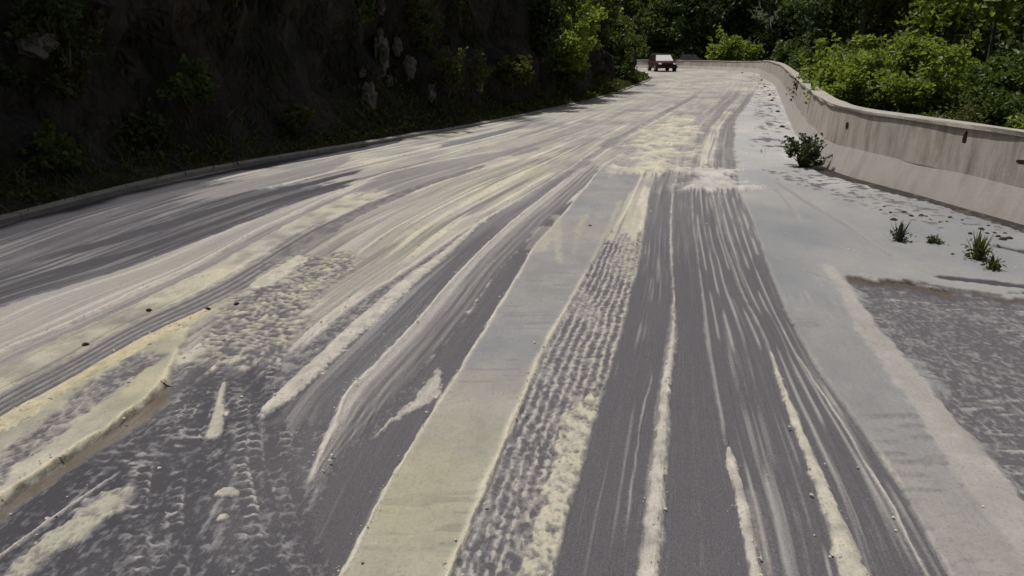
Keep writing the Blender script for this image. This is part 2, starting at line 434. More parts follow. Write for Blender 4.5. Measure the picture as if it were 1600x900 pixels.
FLOW = [(F_L, -7.3), (F1, -4.9), (F2, -4.2), (F3a, -3.5), (F6, -1.55), (F7, -1.2), (F8, -0.62), (F9, -0.1), (F10, 0.3), (F11l, 0.75), (F12, 1.2), (F13l, 1.62), (F14, 2.15), (F15r, 3.3), (F_R, 7.3)]

def tread(u, s, per, cols, seed=0):
    """net of thin raised ribs left between tyre lugs: staggered rungs joined by wavy verticals"""
    cu = u * cols + 0.35 * (vn(u * 3, s * 1.1, seed + 5) - 0.5)
    s = s + 0.05 * (vn(u * cols * 0.9, s * 3.0, seed + 7) - 0.5)
    ci = np.floor(cu)
    ph = s / per + 0.5 * np.mod(ci, 2) + 0.16 * np.sin(cu * 6.283)
    d = np.abs(ph - np.round(ph)) * 2
    rung = 1 - sstep(0.10, 0.32, d)
    e = np.abs(cu - np.round(cu)) + 0.10 * np.sin(ph * 6.283)
    vert = 1 - sstep(0.03, 0.12, np.abs(e))
    keep = sstep(0.28, 0.5, vn(ci * 7.3, s * 1.3, seed + 9)) * (0.35 + 0.65 * sstep(0.3, 0.55, vn(cu * 2.1, s / per * 0.9, seed + 11)))
    return np.maximum(rung, vert * 0.8) * keep

def silt_field(X, Yr, near=True):
    """height (m), cover 0..1, tint 0..1, dirt 0..1 on a grid; Yr is the Y of each row"""
    nr, nc = X.shape
    Y = np.repeat(Yr[:, None], nc, 1).astype(np.float32)
    X = X.astype(np.float32)
    T = np.empty_like(X)
    tv = np.array([t for _, t in FLOW])
    for r in range(nr):
        xs = np.array([f(Yr[r]) for f, _ in FLOW]); xs = np.maximum.accumulate(xs + np.arange(len(xs)) * 1e-4)
        T[r] = np.interp(X[r], xs, tv)
        lo, hi = X[r] < xs[0], X[r] > xs[-1]
        T[r][lo] = tv[0] + (X[r][lo] - xs[0]); T[r][hi] = tv[-1] + (X[r][hi] - xs[-1])
    S = Y
    st1 = vn(T * 9, S * 0.30, 1); st2 = vn(T * 26, S * 0.55, 2); st3 = vn(T * 60, S * 1.1, 3)
    st4 = vn(T * 120, S * 1.3, 4)
    streak = st1 * 0.30 + st2 * 0.32 + st3 * 0.24 + st4 * 0.14     # long lines along the traffic
    dash = sstep(0.56, 0.80, st3 * 0.55 + st2 * 0.45) * sstep(0.25, 0.6, vn(T * 8, S * 1.6, 6))
    fgrit = fbm(X * 42, Y * 28, 13, 2)
    blot = fbm(X * 1.1, Y * 0.8, 5, 4)
    grit = fbm(X * 14, Y * 9, 9, 3)
    clump = fbm(X * 5, Y * 3.5, 31, 4)
    w1 = (fbm(X * 3.0 + 7, Y * 2.2, 21, 4) - 0.5)               # edge wobble
    w2 = (fbm(X * 16, Y * 11, 23, 3) - 0.5)
    H = np.full_like(X, 0.012); C = np.full_like(X, 0.0); TI = np.full_like(X, 0.0); D = np.zeros_like(X); DR = np.full_like(X, 0.38); SW = np.full_like(X, 0.8)
    crisp = sstep(0.58, 0.68, vn(T * 17 + 0.8 * vn(T * 3, S * 0.5, 201), S * 0.16, 202)) * sstep(0.3, 0.5, vn(T * 5, S * 0.5, 203))
    groov = sstep(0.60, 0.70, vn(T * 21 + 0.8 * vn(T * 3, S * 0.6, 204), S * 0.20, 205)) * sstep(0.35, 0.55, vn(T * 4, S * 0.45, 206))
    far = 1 - 0.7 * sstep(18, 36, Y); crisp = crisp * far; groov = groov * far
    C += np.clip(0.74 + 0.55 * (streak - 0.5) * (0.45 + 0.55 * far) + 0.35 * (blot - 0.5), 0, 1)
    TI += np.clip(0.42 + 0.6 * (blot - 0.5), 0, 1)
    H += 0.010 * (streak - 0.5) + 0.012 * (blot - 0.5)
    C = np.clip(C + 0.2 * crisp - 0.30 * groov, 0, 1); DR = np.clip(DR + 0.4 * crisp + 0.5 * (blot - 0.5), 0, 1); H += 0.010 * crisp - 0.006 * groov

    def yfade(py0, py1, py2, py3):
        """1 between picture rows py1 and py2, fading out to py0 (far) and py3 (near)"""
        m = np.ones(nr)
        if py0 is not None: m = m * (1 - sstep(row_y(py1), row_y(py0), Yr))
        if py3 is not None: m = m * sstep(row_y(py3), row_y(py2), Yr)
        return m[:, None].astype(np.float32)
    def band(fl, fr, soft=0.02, wob=0.03, jag=0.02, f=None):
        a = (fl(Yr) if callable(fl) else fl)[:, None]; b = (fr(Yr) if callable(fr) else fr)[:, None]
        e = w1 * wob * 2 + w2 * jag * 2
        dl = X - a + e; dr = b - X + np.roll(e, 37, 1)
        m = sstep(-soft, soft, dl) * sstep(-soft, soft, dr)
        if f is not None:
            yf = yfade(*f); m = m * sstep(0.38, 0.62, yf + (0.55 * clump + 0.45 * st2 - 0.5) * 5.0 * yf * (1 - yf))
        u = np.clip((X - a) / np.maximum(b - a, 1e-3), 0, 1)
        return m, u, dl, dr
    def put(m, c=None, t=None, h=None, d=None, dry=0.3, sw=0.9):
        nonlocal C, TI, H, D, DR, SW
        SW = SW + (sw - SW) * m
        DR = DR + (dry - DR) * m
        if c is not None: C = C + (c - C) * m
        if t is not None: TI = TI + (t - TI) * m
        if h is not None: H = H + (h - H) * m
        D = D * (1 - m) + (d if d is not None else 0) * m
    def ridge(fl, fr, c, t, h, f=None, wob=0.03, jag=0.03, soft=0.018):
        m, u, dl, dr = band(fl, fr, soft, wob, jag, None)
        prof = np.clip(4 * u * (1 - u), 0, 1) ** 0.6
        if f is not None:
            fv = yfade(*f); m = m * sstep(0.0, 0.22, prof + (grit - 0.5) * 0.7 - (1 - fv) * 1.15) * (fv > 0.02)
        c = np.clip(c - (1 - prof) * 2.4 * np.clip(fgrit - 0.40, 0, 1), 0, 1)
        put(m, c, t, 0.006 + (h * 0.7 - 0.006) * prof * (0.65 + 0.7 * clump) + 0.010 * (fgrit - 0.5), dry=np.clip(0.55 + 0.9 * (grit - 0.4), 0, 1))
    def lip(fl, w, side, h, c, t, f=None):
        """thin bead of pushed-up mud along a line"""
        a = fl(Yr)[:, None] + w1 * 0.05 + side * w * 0.5
        m = np.exp(-((X - a) / (w * 0.5)) ** 2) * (0.55 + 0.9 * np.clip(clump, 0, 1))
        if f is not None: m = m * yfade(*f)
        m = np.clip(m, 0, 1)
        put(m, np.maximum(C, c), t, H + h * m, dry=0.9)
    def off(f, d):
        return lambda y: f(y) + d

    # -------- left: swept asphalt beside the kerb, streaks of silt
    m, u, *_ = band(off(F_L, 0.12), F1, 0.10, 0.10, 0.05, (262, 300, 900, None) if False else (270, 312, 900, None))
    put(m, np.clip(0.05 + 0.7 * (streak - 0.42) + 0.45 * (blot - 0.5) + 0.25 * crisp, 0.0, 0.7), np.clip(0.10 + 0.6 * (streak - 0.5), 0, 0.3), 0.004)
    for (l, r, c, fd) in [
        ([(0, 372), (150, 342), (280, 301), (400, 279), (520, 251)], [(0, 410), (150, 372), (280, 330), (400, 299), (520, 270)], 0.55, (235, 262, 285, 335)),
        ([(0, 352), (200, 301), (400, 257), (560, 230), (640, 215)], [(0, 372), (200, 316), (400, 266), (560, 238), (640, 220)], 0.10, (214, 226, 900, None)),
        ([(0, 412), (150, 378), (300, 334), (400, 304), (480, 285), (575, 262)], [(0, 430), (150, 392), (300, 346), (400, 313), (480, 293), (575, 267)], 0.06, (262, 274, 360, 430)),
        ([(0, 440), (200, 393), (300, 358), (400, 322), (480, 297), (570, 276)], [(0, 452), (200, 403), (300, 366), (400, 330), (480, 304), (570, 281)], 0.08, (276, 288, 400, 460)),
        ([(680, 228), (740, 214), (830, 192)], [(690, 233), (750, 219), (835, 195)], 0.5, (190, 200, 225, 234)),
        ([(780, 238), (840, 230)], [(790, 246), (850, 236)], 0.52, (228, 234, 242, 248)),
    ]:
        m, u, *_ = band(line(l), line(r), 0.06, 0.06, 0.03, None); fv = yfade(*fd); m = m * sstep(0.0, 0.5, np.clip(4 * u * (1 - u), 0, 1) ** 0.5 - (1 - fv) * 1.15 + (st2 - 0.5) * 0.8) * (fv > 0.01); put(m, np.clip(c + 0.4 * (streak - 0.5), 0.0, 1), 0.3 if c > 0.5 else 0.0, 0.004)
    # smooth pale sheet between the asphalt and the first ruts
    m, *_ = band(F1, F2, 0.05, 0.05, 0.03, (180, 260, 900, None))
    put(m, np.clip(0.86 + 0.25 * (streak - 0.5), 0, 1), np.clip(0.36 + 0.4 * (blot - 0.5), 0, 1), 0.020 + 0.006 * (streak - 0.5), sw=0.22, dry=np.clip(0.22 + 0.35 * crisp + 0.5 * (streak - 0.5), 0, 1))
    lip(F2, 0.07, 0, 0.018, 0.95, 0.35, (225, 260, 900, None))
    # light rut right of F2
    m, u, *_ = band(off(F2, 0.05), off(F2, 0.22), 0.03, 0.03, 0.03, (285, 330, 900, None))
    put(m * 0.8, np.clip(0.48 + 0.5 * (st3 - 0.5), 0, 1), 0.35, 0.006)
    m, u, *_ = band(off(F2, 0.22), F3a, 0.03, 0.03, 0.04, (285, 330, 900, None))
    put(m, np.clip(0.80 + 0.7 * (clump - 0.5) - 0.3 * groov, 0, 1), 0.60 + 0.5 * (blot - 0.5), 0.022 + 0.02 * (clump - 0.5), dry=np.clip(0.5 + 0.8 * (clump - 0.5), 0, 1))
    # grooved rut
    m, u, *_ = band(F3a, F3b, 0.02, 0.02, 0.03, (240, 285, 900, None))
    g = 0.5 + 0.5 * np.sin(u * 6.283 * 4.0)
    put(m, np.clip(0.12 + 0.55 * g * (0.4 + grit) , 0, 1), 0.35, 0.004 + 0.014 * g)
    # dark trough higher up the same rut
    m, u, *_ = band(line([(390, 440), (440, 395), (500, 358), (560, 328), (620, 302), (680, 285)]), line([(410, 450), (470, 395), (530, 360), (575, 332), (632, 305), (686, 288)]), 0.04, 0.06, 0.03, (283, 300, 400, 440))
    put(m, np.clip(0.34 + 0.5 * (grit - 0.5), 0, 1), 0.35, -0.004)
    # yellow-cream land between the ruts and the next track
    m, u, *_ = band(F3b, off(F6, -0.25), 0.06, 0.08, 0.05, (225, 290, 470, 560))
    put(m, np.clip(0.76 + 0.55 * (streak - 0.5) + 0.2 * crisp - 0.28 * groov, 0, 1), np.clip(0.55 + 0.6 * (blot - 0.5), 0, 1), 0.020 + 0.018 * (streak - 0.5) + 0.012 * crisp, dry=np.clip(0.35 + 0.45 * crisp + 0.6 * (streak - 0.5), 0, 1))
    # -------- dark, tracked ground at the lower left
    lo = lambda y: np.maximum(F5(y), -9.0) * 1.0
    m, *_ = band(F5, F8, 0.03, 0.02, 0.03, (535, 600, 900, None))
    put(m, np.clip(0.10 + 0.9 * (fgrit - 0.50) + 0.4 * (grit - 0.5) + 0.4 * (streak - 0.5) + 0.35 * dash, 0.0, 0.75), np.clip(0.08 + 0.5 * (blot - 0.5), 0, 0.25), 0.003 + 0.004 * (fgrit - 0.5))
    # -------- thick yellow slab on the left with its brown cut edge
    m, u, dl, dr = band(F4, F5, 0.02, 0.05, 0.03, (505, 530, 900, None))
    put(m, np.clip(0.92 + 0.3 * (clump - 0.5), 0, 1), np.clip(0.72 + 0.6 * (blot - 0.5), 0, 1), 0.036 + 0.016 * (blot - 0.5) + 0.008 * (grit - 0.5), sw=0.22, dry=np.clip(0.35 + 1.0 * (clump - 0.5), 0, 1))
    lip(F5, 0.06, -1, 0.015, 1.0, 0.75, (545, 560, 900, None))
    mm, *_ = band(off(F5, 0.0), off(F5, 0.10), 0.03, 0.05, 0.04, (590, 630, 900, None))
    put(mm, 0.35, 0.9, H * 0.35, np.clip(0.25 + 1.1 * (clump - 0.35), 0, 0.8))
    m, u, *_ = band(line([(0, 712), (60, 672), (130, 617), (190, 568), (225, 545)]), line([(0, 762), (80, 702), (150, 640), (215, 592), (262, 560)]), 0.04, 0.05, 0.06, (548, 565, 900, None))
    put(m, np.clip(0.36 + 1.0 * (fgrit - 0.45) + 0.8 * (grit - 0.5), 0.0, 0.95), 0.45, 0.024 + 0.014 * (fgrit - 0.5) + 0.010 * (grit - 0.5), dry=np.clip(fgrit, 0, 1) * 0.6, sw=0.3)
    # yellow ridge between grooved rut and slab
    ridge(F3b, F4, np.clip(0.97 + 0.2 * (grit - 0.5), 0, 1), np.clip(0.85 + 0.5 * (blot - 0.5), 0, 1), 0.045, (440, 490, 900, None))
    # cream smear over the dark ground
    m, u, *_ = band(line([(0, 893), (80, 830), (150, 782), (215, 738)]), line([(45, 905), (110, 860), (170, 820), (222, 760)]), 0.02, 0.05, 0.07, (738, 790, 900, None))
    put(m, np.clip(0.75 + 1.2 * (fgrit - 0.5) + 0.8 * (grit - 0.5), 0.0, 1), 0.62, 0.016 + 0.014 * (fgrit - 0.5), dry=0.45)
    lip(line([(0, 872), (60, 828), (120, 782), (190, 735)]), 0.02, 0, 0.01, 0.8, 0.4, (733, 745, 900, None))
    # crossing tread prints
    for (l, r, per, cols, fd, k) in [
        ([(205, 900), (200, 800), (215, 720), (262, 650), (300, 590), (350, 500)], [(330, 900), (310, 800), (320, 720), (345, 650), (375, 590), (420, 500)], 0.088, 4, (455, 520, 900, None), 0.85),
        ([(395, 900), (375, 800), (362, 720), (368, 650), (385, 560), (410, 470)], [(520, 900), (490, 800), (462, 720), (455, 650), (455, 560), (470, 470)], 0.088, 4, (440, 500, 900, None), 0.85),
        ([(440, 640), (455, 600), (480, 560), (520, 510)], [(520, 640), (530, 600), (552, 560), (580, 510)], 0.075, 3, (500, 530, 610, 650), 0.5),
        ([(150, 705), (200, 690), (260, 670)], [(265, 740), (300, 715), (330, 690)], 0.10, 2, (665, 680, 722, 735), 0.8),
    ]:
        m, u, *_ = band(line(l), line(r), 0.04, 0.05, 0.04, fd)
        tr = tread(u, S * 1.0 + 0.15 * u, per, cols)
        patch = sstep(0.42, 0.60, fbm(X * 4.5, Y * 2.2, 61, 4))
        amt = m * tr * (0.38 + 0.65 * patch) * k * sstep(0.22, 0.42, grit)
        put(m * 0.55, np.clip(0.03 + 0.8 * (fgrit - 0.5), 0.0, 1), 0.03, 0.001, sw=0.5)
        put(np.clip(amt * (0.55 + grit), 0, 1), 0.85, 0.3, 0.008, dry=0.6, sw=0.4)
    # churned yellow ground where the tracks cross
    m, u, *_ = band(line([(270, 620), (300, 560), (345, 490), (400, 440), (455, 400), (480, 372)]), line([(420, 640), (452, 570), (475, 500), (520, 450), (560, 410), (580, 385)]), 0.10, 0.14, 0.08, (380, 420, 520, 640))
    lug = np.sin((Y * 1.0 + 0.35 * X + w1 * 0.6) * 6.283 / 0.11)
    cg = fbm(X * 30, Y * 20, 33, 3)
    put(m * 0.9, np.clip(0.42 + 0.24 * lug + 1.7 * (cg - 0.5) + 0.5 * (clump - 0.5), 0.0, 1), np.clip(0.62 + 0.9 * (clump - 0.5), 0, 1), 0.014 + 0.008 * lug + 0.016 * (cg - 0.5), sw=0.22, dry=np.clip(0.45 + 1.2 * (grit - 0.5), 0, 1))
    for (l, r, fd) in [([(318, 690), (335, 640), (345, 600)], [(348, 690), (352, 640), (352, 600)], (598, 606, 680, 694)),
                       ([(335, 779), (338, 763)], [(380, 779), (372, 763)], (763, 772, 774, 782)), ([(338, 817), (340, 803)], [(360, 817), (358, 803)], (803, 811, 812, 819)),
                       ([(395, 440), (430, 420), (460, 405)], [(420, 452), (452, 428), (475, 410)], (400, 408, 445, 455))]:
        ridge(line(l), line(r), 0.97, 0.55, 0.035, fd, 0.03, 0.04)
    # -------- middle: noisy tread left of the first ridge
    FT = line([(432, 585), (480, 535), (560, 470), (640, 420), (720, 365), (790, 322)])
    m, u, *_ = band(FT, F6, 0.03, 0.04, 0.04, (315, 345, 590, 640))
    put(m, np.clip(0.28 + 1.2 * (fgrit - 0.47) + 0.6 * (grit - 0.5) + 0.2 * (streak - 0.5), 0.0, 0.9), 0.3, 0.006 + 0.010 * (fgrit - 0.5))
    lip(FT, 0.05, 0, 0.012, 0.9, 0.4, (320, 350, 520, 560))
    # asphalt track between the two ridges, then the streaked sheet
    m, u, *_ = band(F6r, F7, 0.03, 0.03, 0.03, (225, 345, 620, 720))
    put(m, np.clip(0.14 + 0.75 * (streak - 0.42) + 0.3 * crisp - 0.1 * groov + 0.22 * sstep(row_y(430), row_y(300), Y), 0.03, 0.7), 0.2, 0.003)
    m, u, *_ = band(F7, F7r, 0.025, 0.03, 0.03, (225, 330, 735, 785))
    gr = 0.5 + 0.5 * np.sin(u * 6.283 * 5 + w1 * 0.8); gr = gr * 0.5 + st3 * 0.5
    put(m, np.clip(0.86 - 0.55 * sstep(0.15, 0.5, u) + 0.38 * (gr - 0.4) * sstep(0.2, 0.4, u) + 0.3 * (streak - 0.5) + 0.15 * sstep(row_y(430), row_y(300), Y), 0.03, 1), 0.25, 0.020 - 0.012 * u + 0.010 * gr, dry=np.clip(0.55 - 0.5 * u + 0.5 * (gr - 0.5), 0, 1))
    ridge(F6, F6r, 0.95, 0.42, 0.030, (215, 300, 590, 680), 0.03, 0.05)
    lip(F7, 0.05, 1, 0.018, 0.95, 0.30, (225, 330, 720, 780))
    # swept dark track, broken by a lobe of mud
    m, u, *_ = band(F7r, F8, 0.02, 0.015, 0.02, (285, 360, 585, 618))
    put(m, np.clip(0.10 + 0.4 * (streak - 0.45), 0.02, 0.5), 0.2, 0.002)
    ridge(line([(560, 705), (600, 660), (640, 628), (668, 596), (684, 566)]), line([(566, 712), (612, 672), (655, 648), (691, 630), (694, 600), (692, 566)]), np.clip(0.85 + 0.9 * (clump - 0.5), 0, 1), 0.40, 0.022, (566, 592, 640, 712), 0.05, 0.07)
    FD = line([(525, 900), (500, 850), (492, 795), (525, 750), (560, 712), (600, 668), (640, 645), (692, 628)])
    m, u, *_ = band(FD, F8, 0.015, 0.03, 0.04, (620, 632, 900, None)); put(m, np.clip(0.07 + 0.45 * (st3 * 0.6 + st2 * 0.4 - 0.5), 0.02, 0.6), 0.2, 0.001)
    # -------- smooth cream strip
    m, u, dl, dr = band(F8, F9, 0.012, 0.02, 0.022, (205, 330, 900, None))
    yel = sstep(row_y(590), row_y(690), Y) ; yel = np.clip((row_y(560) - Y) / (row_y(560) - row_y(700)), 0, 1)
    grn = np.clip(0.12 + 0.58 * yel + 0.5 * (blot - 0.5), 0, 1)  # blue-grey further off stands for sky sheen, painted through the tint
    scr = sstep(0.70, 0.80, vn(X * 4 + 3, Y * 26, 71)) * sstep(0.45, 0.7, fbm(X * 2, Y * 2, 72, 2))
    put(m, np.clip(0.84 + 0.1 * yel + 0.12 * (streak - 0.5), 0, 1), grn, 0.028 + 0.010 * (blot - 0.5) - 0.006 * scr + 0.006 * (fbm(X * 6, Y * 14, 73, 3) - 0.5), sw=0.22, dry=np.clip(0.12 + 0.10 * yel + 0.35 * (clump - 0.5) - 0.25 * scr, 0, 1))
    lip(F8, 0.035, 1, 0.012, 0.98, 0.5, (240, 300, 900, None)); lip(F9, 0.05, -1, 0.014, 0.98, 0.6, (380, 520, 900, None))
    # upper part: streaky yellow with grey wedges
    for (l, r, fd, c) in [([(862, 330), (864, 375), (874, 432)], [(876, 330), (878, 375), (879, 432)], (328, 345, 405, 434), 0.9), ([(908, 335), (898, 375), (889, 412)], [(922, 335), (907, 375), (894, 412)], (332, 345, 390, 414), 0.75),
                          ([(968, 312), (945, 365), (912, 432)], [(978, 312), (955, 365), (922, 432)], (310, 325, 400, 440), 0.9), ([(985, 318), (975, 365), (955, 425)], [(1000, 318), (997, 365), (996, 425)], (316, 332, 400, 426), 0.9),
                          ([(838, 355), (828, 375), (815, 400)], [(866, 355), (864, 375), (850, 405)], (350, 362, 385, 405), 0.85)]:
        m, u, *_ = band(line(l), line(r), 0.03, 0.04, 0.03, fd)
        put(m * np.clip(0.55 + 0.9 * (streak - 0.4), 0, 1), c, 0.66, 0.034 + 0.012 * (grit - 0.5), dry=0.35)
    # -------- printed strip right of it
    m, u, *_ = band(F9, F10, 0.015, 0.02, 0.02, (330, 430, 900, None))
    jit = fbm(X * 2.5, Y * 1.6, 213, 3) - 0.5
    gl = np.clip(0.5 + 0.5 * np.sin((u * 7.5 + 0.9 * jit + 0.16 * (vn(X * 26, Y * 14, 214) - 0.5) * 2) * 6.283), 0, 1) ** 1.6
    bl2 = sstep(0.42, 0.56, vn(X * 58 + 4 * jit, Y * 30, 77)); lowr = np.clip((row_y(540) - Y) / 2.5, 0, 1)
    prn = gl * (1 - 0.7 * lowr * (1 - bl2)) + 0.3 * lowr * bl2 * (1 - gl) + 0.35 * (fgrit - 0.5)
    smear = sstep(0.52, 0.68, fbm(X * 2.2, Y * 1.1, 215, 3))
    prn = prn * (1 - 0.7 * smear) + 0.55 * smear
    put(m, np.clip(0.14 + 0.66 * prn + 0.9 * (fgrit - 0.5) + 0.4 * (grit - 0.5), 0.0, 1), np.clip(0.20 + 0.35 * u, 0, 1), 0.005 + 0.003 * prn, dry=np.clip(0.25 + 0.5 * (prn - 0.4), 0, 1))
    m, u, *_ = band(lambda y: F9(y) * 0.35 + F10(y) * 0.65, F10, 0.02, 0.05, 0.05, (600, 650, 900, None))
    ch = fbm(X * 22, Y * 16, 81, 3)
    ch = 0.6 * ch + 0.4 * fbm(X * 50, Y * 34, 83, 2)
    put(m, np.clip(0.80 + 2.2 * (ch - 0.5), 0.0, 1), np.clip(0.66 + 0.6 * (clump - 0.5), 0, 1), 0.014 + 0.022 * (ch - 0.5), sw=0.3, dry=np.clip(0.5 + 1.2 * (ch - 0.5), 0, 1))
    # -------- swept tracks under the wheels
    m, u, *_ = band(F10, F11l, 0.02, 0.012, 0.012, (235, 300, 900, None))
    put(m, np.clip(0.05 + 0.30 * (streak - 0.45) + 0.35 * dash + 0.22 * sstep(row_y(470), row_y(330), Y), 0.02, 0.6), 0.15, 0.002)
    m, u, *_ = band(F11r, F12, 0.02, 0.012, 0.012, (235, 300, 900, None))
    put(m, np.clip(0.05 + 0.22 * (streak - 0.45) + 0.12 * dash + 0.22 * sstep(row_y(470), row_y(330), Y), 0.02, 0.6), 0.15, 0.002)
    m, u, *_ = band(F12, F13l, 0.02, 0.012, 0.012, (235, 300, 900, None))
    ln = np.clip(0.5 + 0.5 * np.sin(u * 6.283 * 4.6 + 3.0 * st1), 0, 1) ** 6
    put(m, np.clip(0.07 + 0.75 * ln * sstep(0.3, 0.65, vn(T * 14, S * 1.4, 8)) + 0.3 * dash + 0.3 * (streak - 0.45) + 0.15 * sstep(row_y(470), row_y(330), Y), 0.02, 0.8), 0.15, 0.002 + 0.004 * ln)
    m, u, *_ = band(F13r, F14, 0.02, 0.012, 0.012, (235, 300, 900, None))
    ln = np.clip(0.5 + 0.5 * np.sin(u * 6.283 * 4.6 + 3.0 * st1 + 1), 0, 1) ** 4
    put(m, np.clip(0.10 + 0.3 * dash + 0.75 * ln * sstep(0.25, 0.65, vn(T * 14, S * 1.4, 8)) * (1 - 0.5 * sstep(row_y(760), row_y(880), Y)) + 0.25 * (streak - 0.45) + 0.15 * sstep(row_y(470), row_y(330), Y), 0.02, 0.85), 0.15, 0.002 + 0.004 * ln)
    ridge(off(F11l, 0.01), F11r, np.clip(0.92 + 0.5 * (grit - 0.5), 0, 1), 0.42, 0.040, (455, 480, 900, None), 0.015, 0.03, 0.012)
    ridge(off(F12, -0.022), off(F12, 0.045), 0.88, 0.42, 0.026, (690, 730, 900, None), 0.012, 0.02, 0.010)
    m, u, *_ = band(off(F12, 0.03), off(F12, 0.11), 0.03, 0.01, 0.01, (740, 790, 900, None)); put(m * 0.45, 0.65, 0.6, 0.006)
    ridge(off(F13l, -0.006), off(F13r, 0.012), 0.95, 0.52, 0.036, (520, 620, 900, None), 0.012, 0.025, 0.010)
    lip(off(F14, -0.10), 0.022, 0, 0.008, 0.75, 0.3, (480, 600, 900, None)); lip(F14, 0.05, 1, 0.012, 0.95, 0.6, (520, 620, 900, None))
    lip(off(F10, 0.30), 0.02, 0, 0.006, 0.45, 0.2, (560, 600, 760, 900))
    # -------- right: unbroken blue-grey sheet, pale strip, bare asphalt
    m, u, *_ = band(F14, F_R, 0.02, 0.02, 0.02, (120, 150, 900, None))
    put(m, np.clip(0.93 + 0.16 * (streak - 0.5), 0, 1), np.clip(0.05 + 0.4 * (blot - 0.5) + 0.25 * sstep(row_y(180), row_y(130), Y), 0, 1), 0.024 + 0.014 * (blot - 0.5) + 0.006 * (streak - 0.5), sw=0.22, dry=np.clip(0.10 + 0.5 * (blot - 0.5) + 0.50 * sstep(row_y(350), row_y(240), Y), 0, 1))
    m, u, *_ = band(F14, F15l, 0.02, 0.02, 0.02, (430, 520, 900, None))
    rip = sstep(0.60, 0.78, vn(X * 3.2, Y * 20, 91)) * sstep(0.4, 0.62, fbm(X * 1.6, Y * 2, 92, 2))
    put(m * 0.8, np.clip(0.80 - 0.35 * rip + 0.2 * (streak - 0.5), 0, 1), np.clip(0.12 + 0.5 * np.clip((row_y(640) - Y) / 2.0, 0, 1) * clump, 0, 1), 0.020 + 0.018 * rip + 0.010 * (clump - 0.5), sw=0.22, dry=np.clip(0.12 + 0.4 * rip * grit + 0.4 * (clump - 0.5), 0, 1))
    m, u, *_ = band(F15r, off(F_R, -0.6), 0.06, 0.08, 0.04, (448, 456, 900, None))
    m2, *_ = band(off(F15r, 0.0), lambda y: F15r(y) * 0 + 30, 0.10, 0.12, 0.10)
    frontier = ground_pt(1310, 431)[1] + (X - ground_pt(1310, 431)[0]) * ((ground_pt(1600, 468)[1] - ground_pt(1310, 431)[1]) / (ground_pt(1600, 468)[0] - ground_pt(1310, 431)[0])) + w1 * 0.9 + w2 * 0.25
    m = m2 * sstep(0.10, -0.10, Y - frontier + 0.25 * (vn(X * 1.5, Y * 14, 99) - 0.5))
    lat = vn(X * 5.0, Y * 34, 95); wash = sstep(0.72, 0.84, lat) * sstep(0.45, 0.65, vn(X * 1.7, Y * 3.3, 96))
    fr = np.clip((frontier - Y) / 1.0, 0, 1)
    put(m, np.clip(0.02 + 0.20 * fr + 0.5 * wash * fr + 1.1 * (fgrit - 0.5) * (0.3 + 0.7 * fr) + 0.5 * (grit - 0.5) + 0.35 * (blot - 0.5), 0.0, 0.9), 0.03 + 0.16 * fr, 0.002 + 0.008 * wash, np.clip(1.1 - 2.6 * fr - 0.8 * np.clip(blot - 0.5, 0, 1), 0, 1))
    m, u, *_ = band(F15l, F15r, 0.025, 0.05, 0.03, (400, 440, 900, None))
    put(m, np.clip(0.86 + 0.2 * (streak - 0.5), 0, 1), 0.30, 0.026 + 0.006 * (blot - 0.5), sw=0.22, dry=np.clip(0.30 + 0.5 * (clump - 0.5), 0, 1))
    # dark tongues at the sheet's edge, old tyre lines on the sheet
    for (l, r, c, fd) in [([(1470, 436), (1540, 444), (1600, 452)], None, 0.06, 0.06), ([(1440, 446), (1500, 456), (1560, 464)], None, 0.3, 0.03), ([(1560, 388), (1600, 398), (1660, 410)], None, 0.04, 0.10),
                          ([(1212, 285), (1260, 318), (1320, 352), (1392, 402)], None, 0.62, 0.035), ([(1196, 398), (1235, 415), (1280, 434)], None, 0.55, 0.02), ([(1215, 300), (1240, 330), (1250, 350)], None, 0.7, 0.03)]:
        g = np.array([ground_pt(*p) for p in l]); dmin = np.full_like(X, 9.0)
        for i in range(len(g) - 1):
            ax, ay = g[i]; bx, by = g[i + 1]; L2 = (bx - ax) ** 2 + (by - ay) ** 2
            tt = np.clip(((X - ax) * (bx - ax) + (Y - ay) * (by - ay)) / L2, 0, 1)
            dmin = np.minimum(dmin, np.hypot(X - ax - tt * (bx - ax), Y - ay - tt * (by - ay)))
        m = 1 - sstep(fd * 0.5, fd * 1.6, dmin + w1 * fd * 2.0 + w2 * fd)
        put(m, c, 0.2 if c > 0.3 else 0.0, H - 0.01 * m)
    # dark gutter at the foot of the wall and rubble edge further on
    m, *_ = band(off(F_R, -1.1), off(F_R, -0.1), 0.15, 0.3, 0.25, (112, 130, 215, 262)); put(m * sstep(0.56, 0.64, fbm(X * 6, Y * 2.2, 97, 4)), 0.30, 0.1, 0.01, 0.12)
    m, *_ = band(off(F_R, -1.5), off(F_R, -0.2), 0.1, 0.2, 0.1, (262, 275, 345, 380)); put(m * sstep(0.58, 0.66, fbm(X * 9, Y * 10, 98, 3)), 0.25, 0.2, 0.035, 0.2)
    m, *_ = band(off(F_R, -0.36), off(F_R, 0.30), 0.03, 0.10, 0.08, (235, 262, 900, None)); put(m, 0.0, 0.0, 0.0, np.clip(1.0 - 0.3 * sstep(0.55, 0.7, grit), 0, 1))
    # the wheel tracks carry on, fainter, towards the bend
    for (a_, b_, c_) in ((F13r, F14, 0.36), (F11r, F12, 0.42), (off(F10, 0.05), off(F11l, 0.05), 0.5), (F6r, F7, 0.40), (F7r, off(F8, -0.1), 0.45), (off(F2, 0.15), F3a, 0.55)):
        m, u, *_ = band(a_, b_, 0.10, 0.12, 0.06, (132, 165, 285, 315))
        put(m * 0.85, np.clip(c_ + 0.7 * (streak - 0.5) + 0.25 * crisp, 0, 1), 0.22, 0.006, dry=0.25)
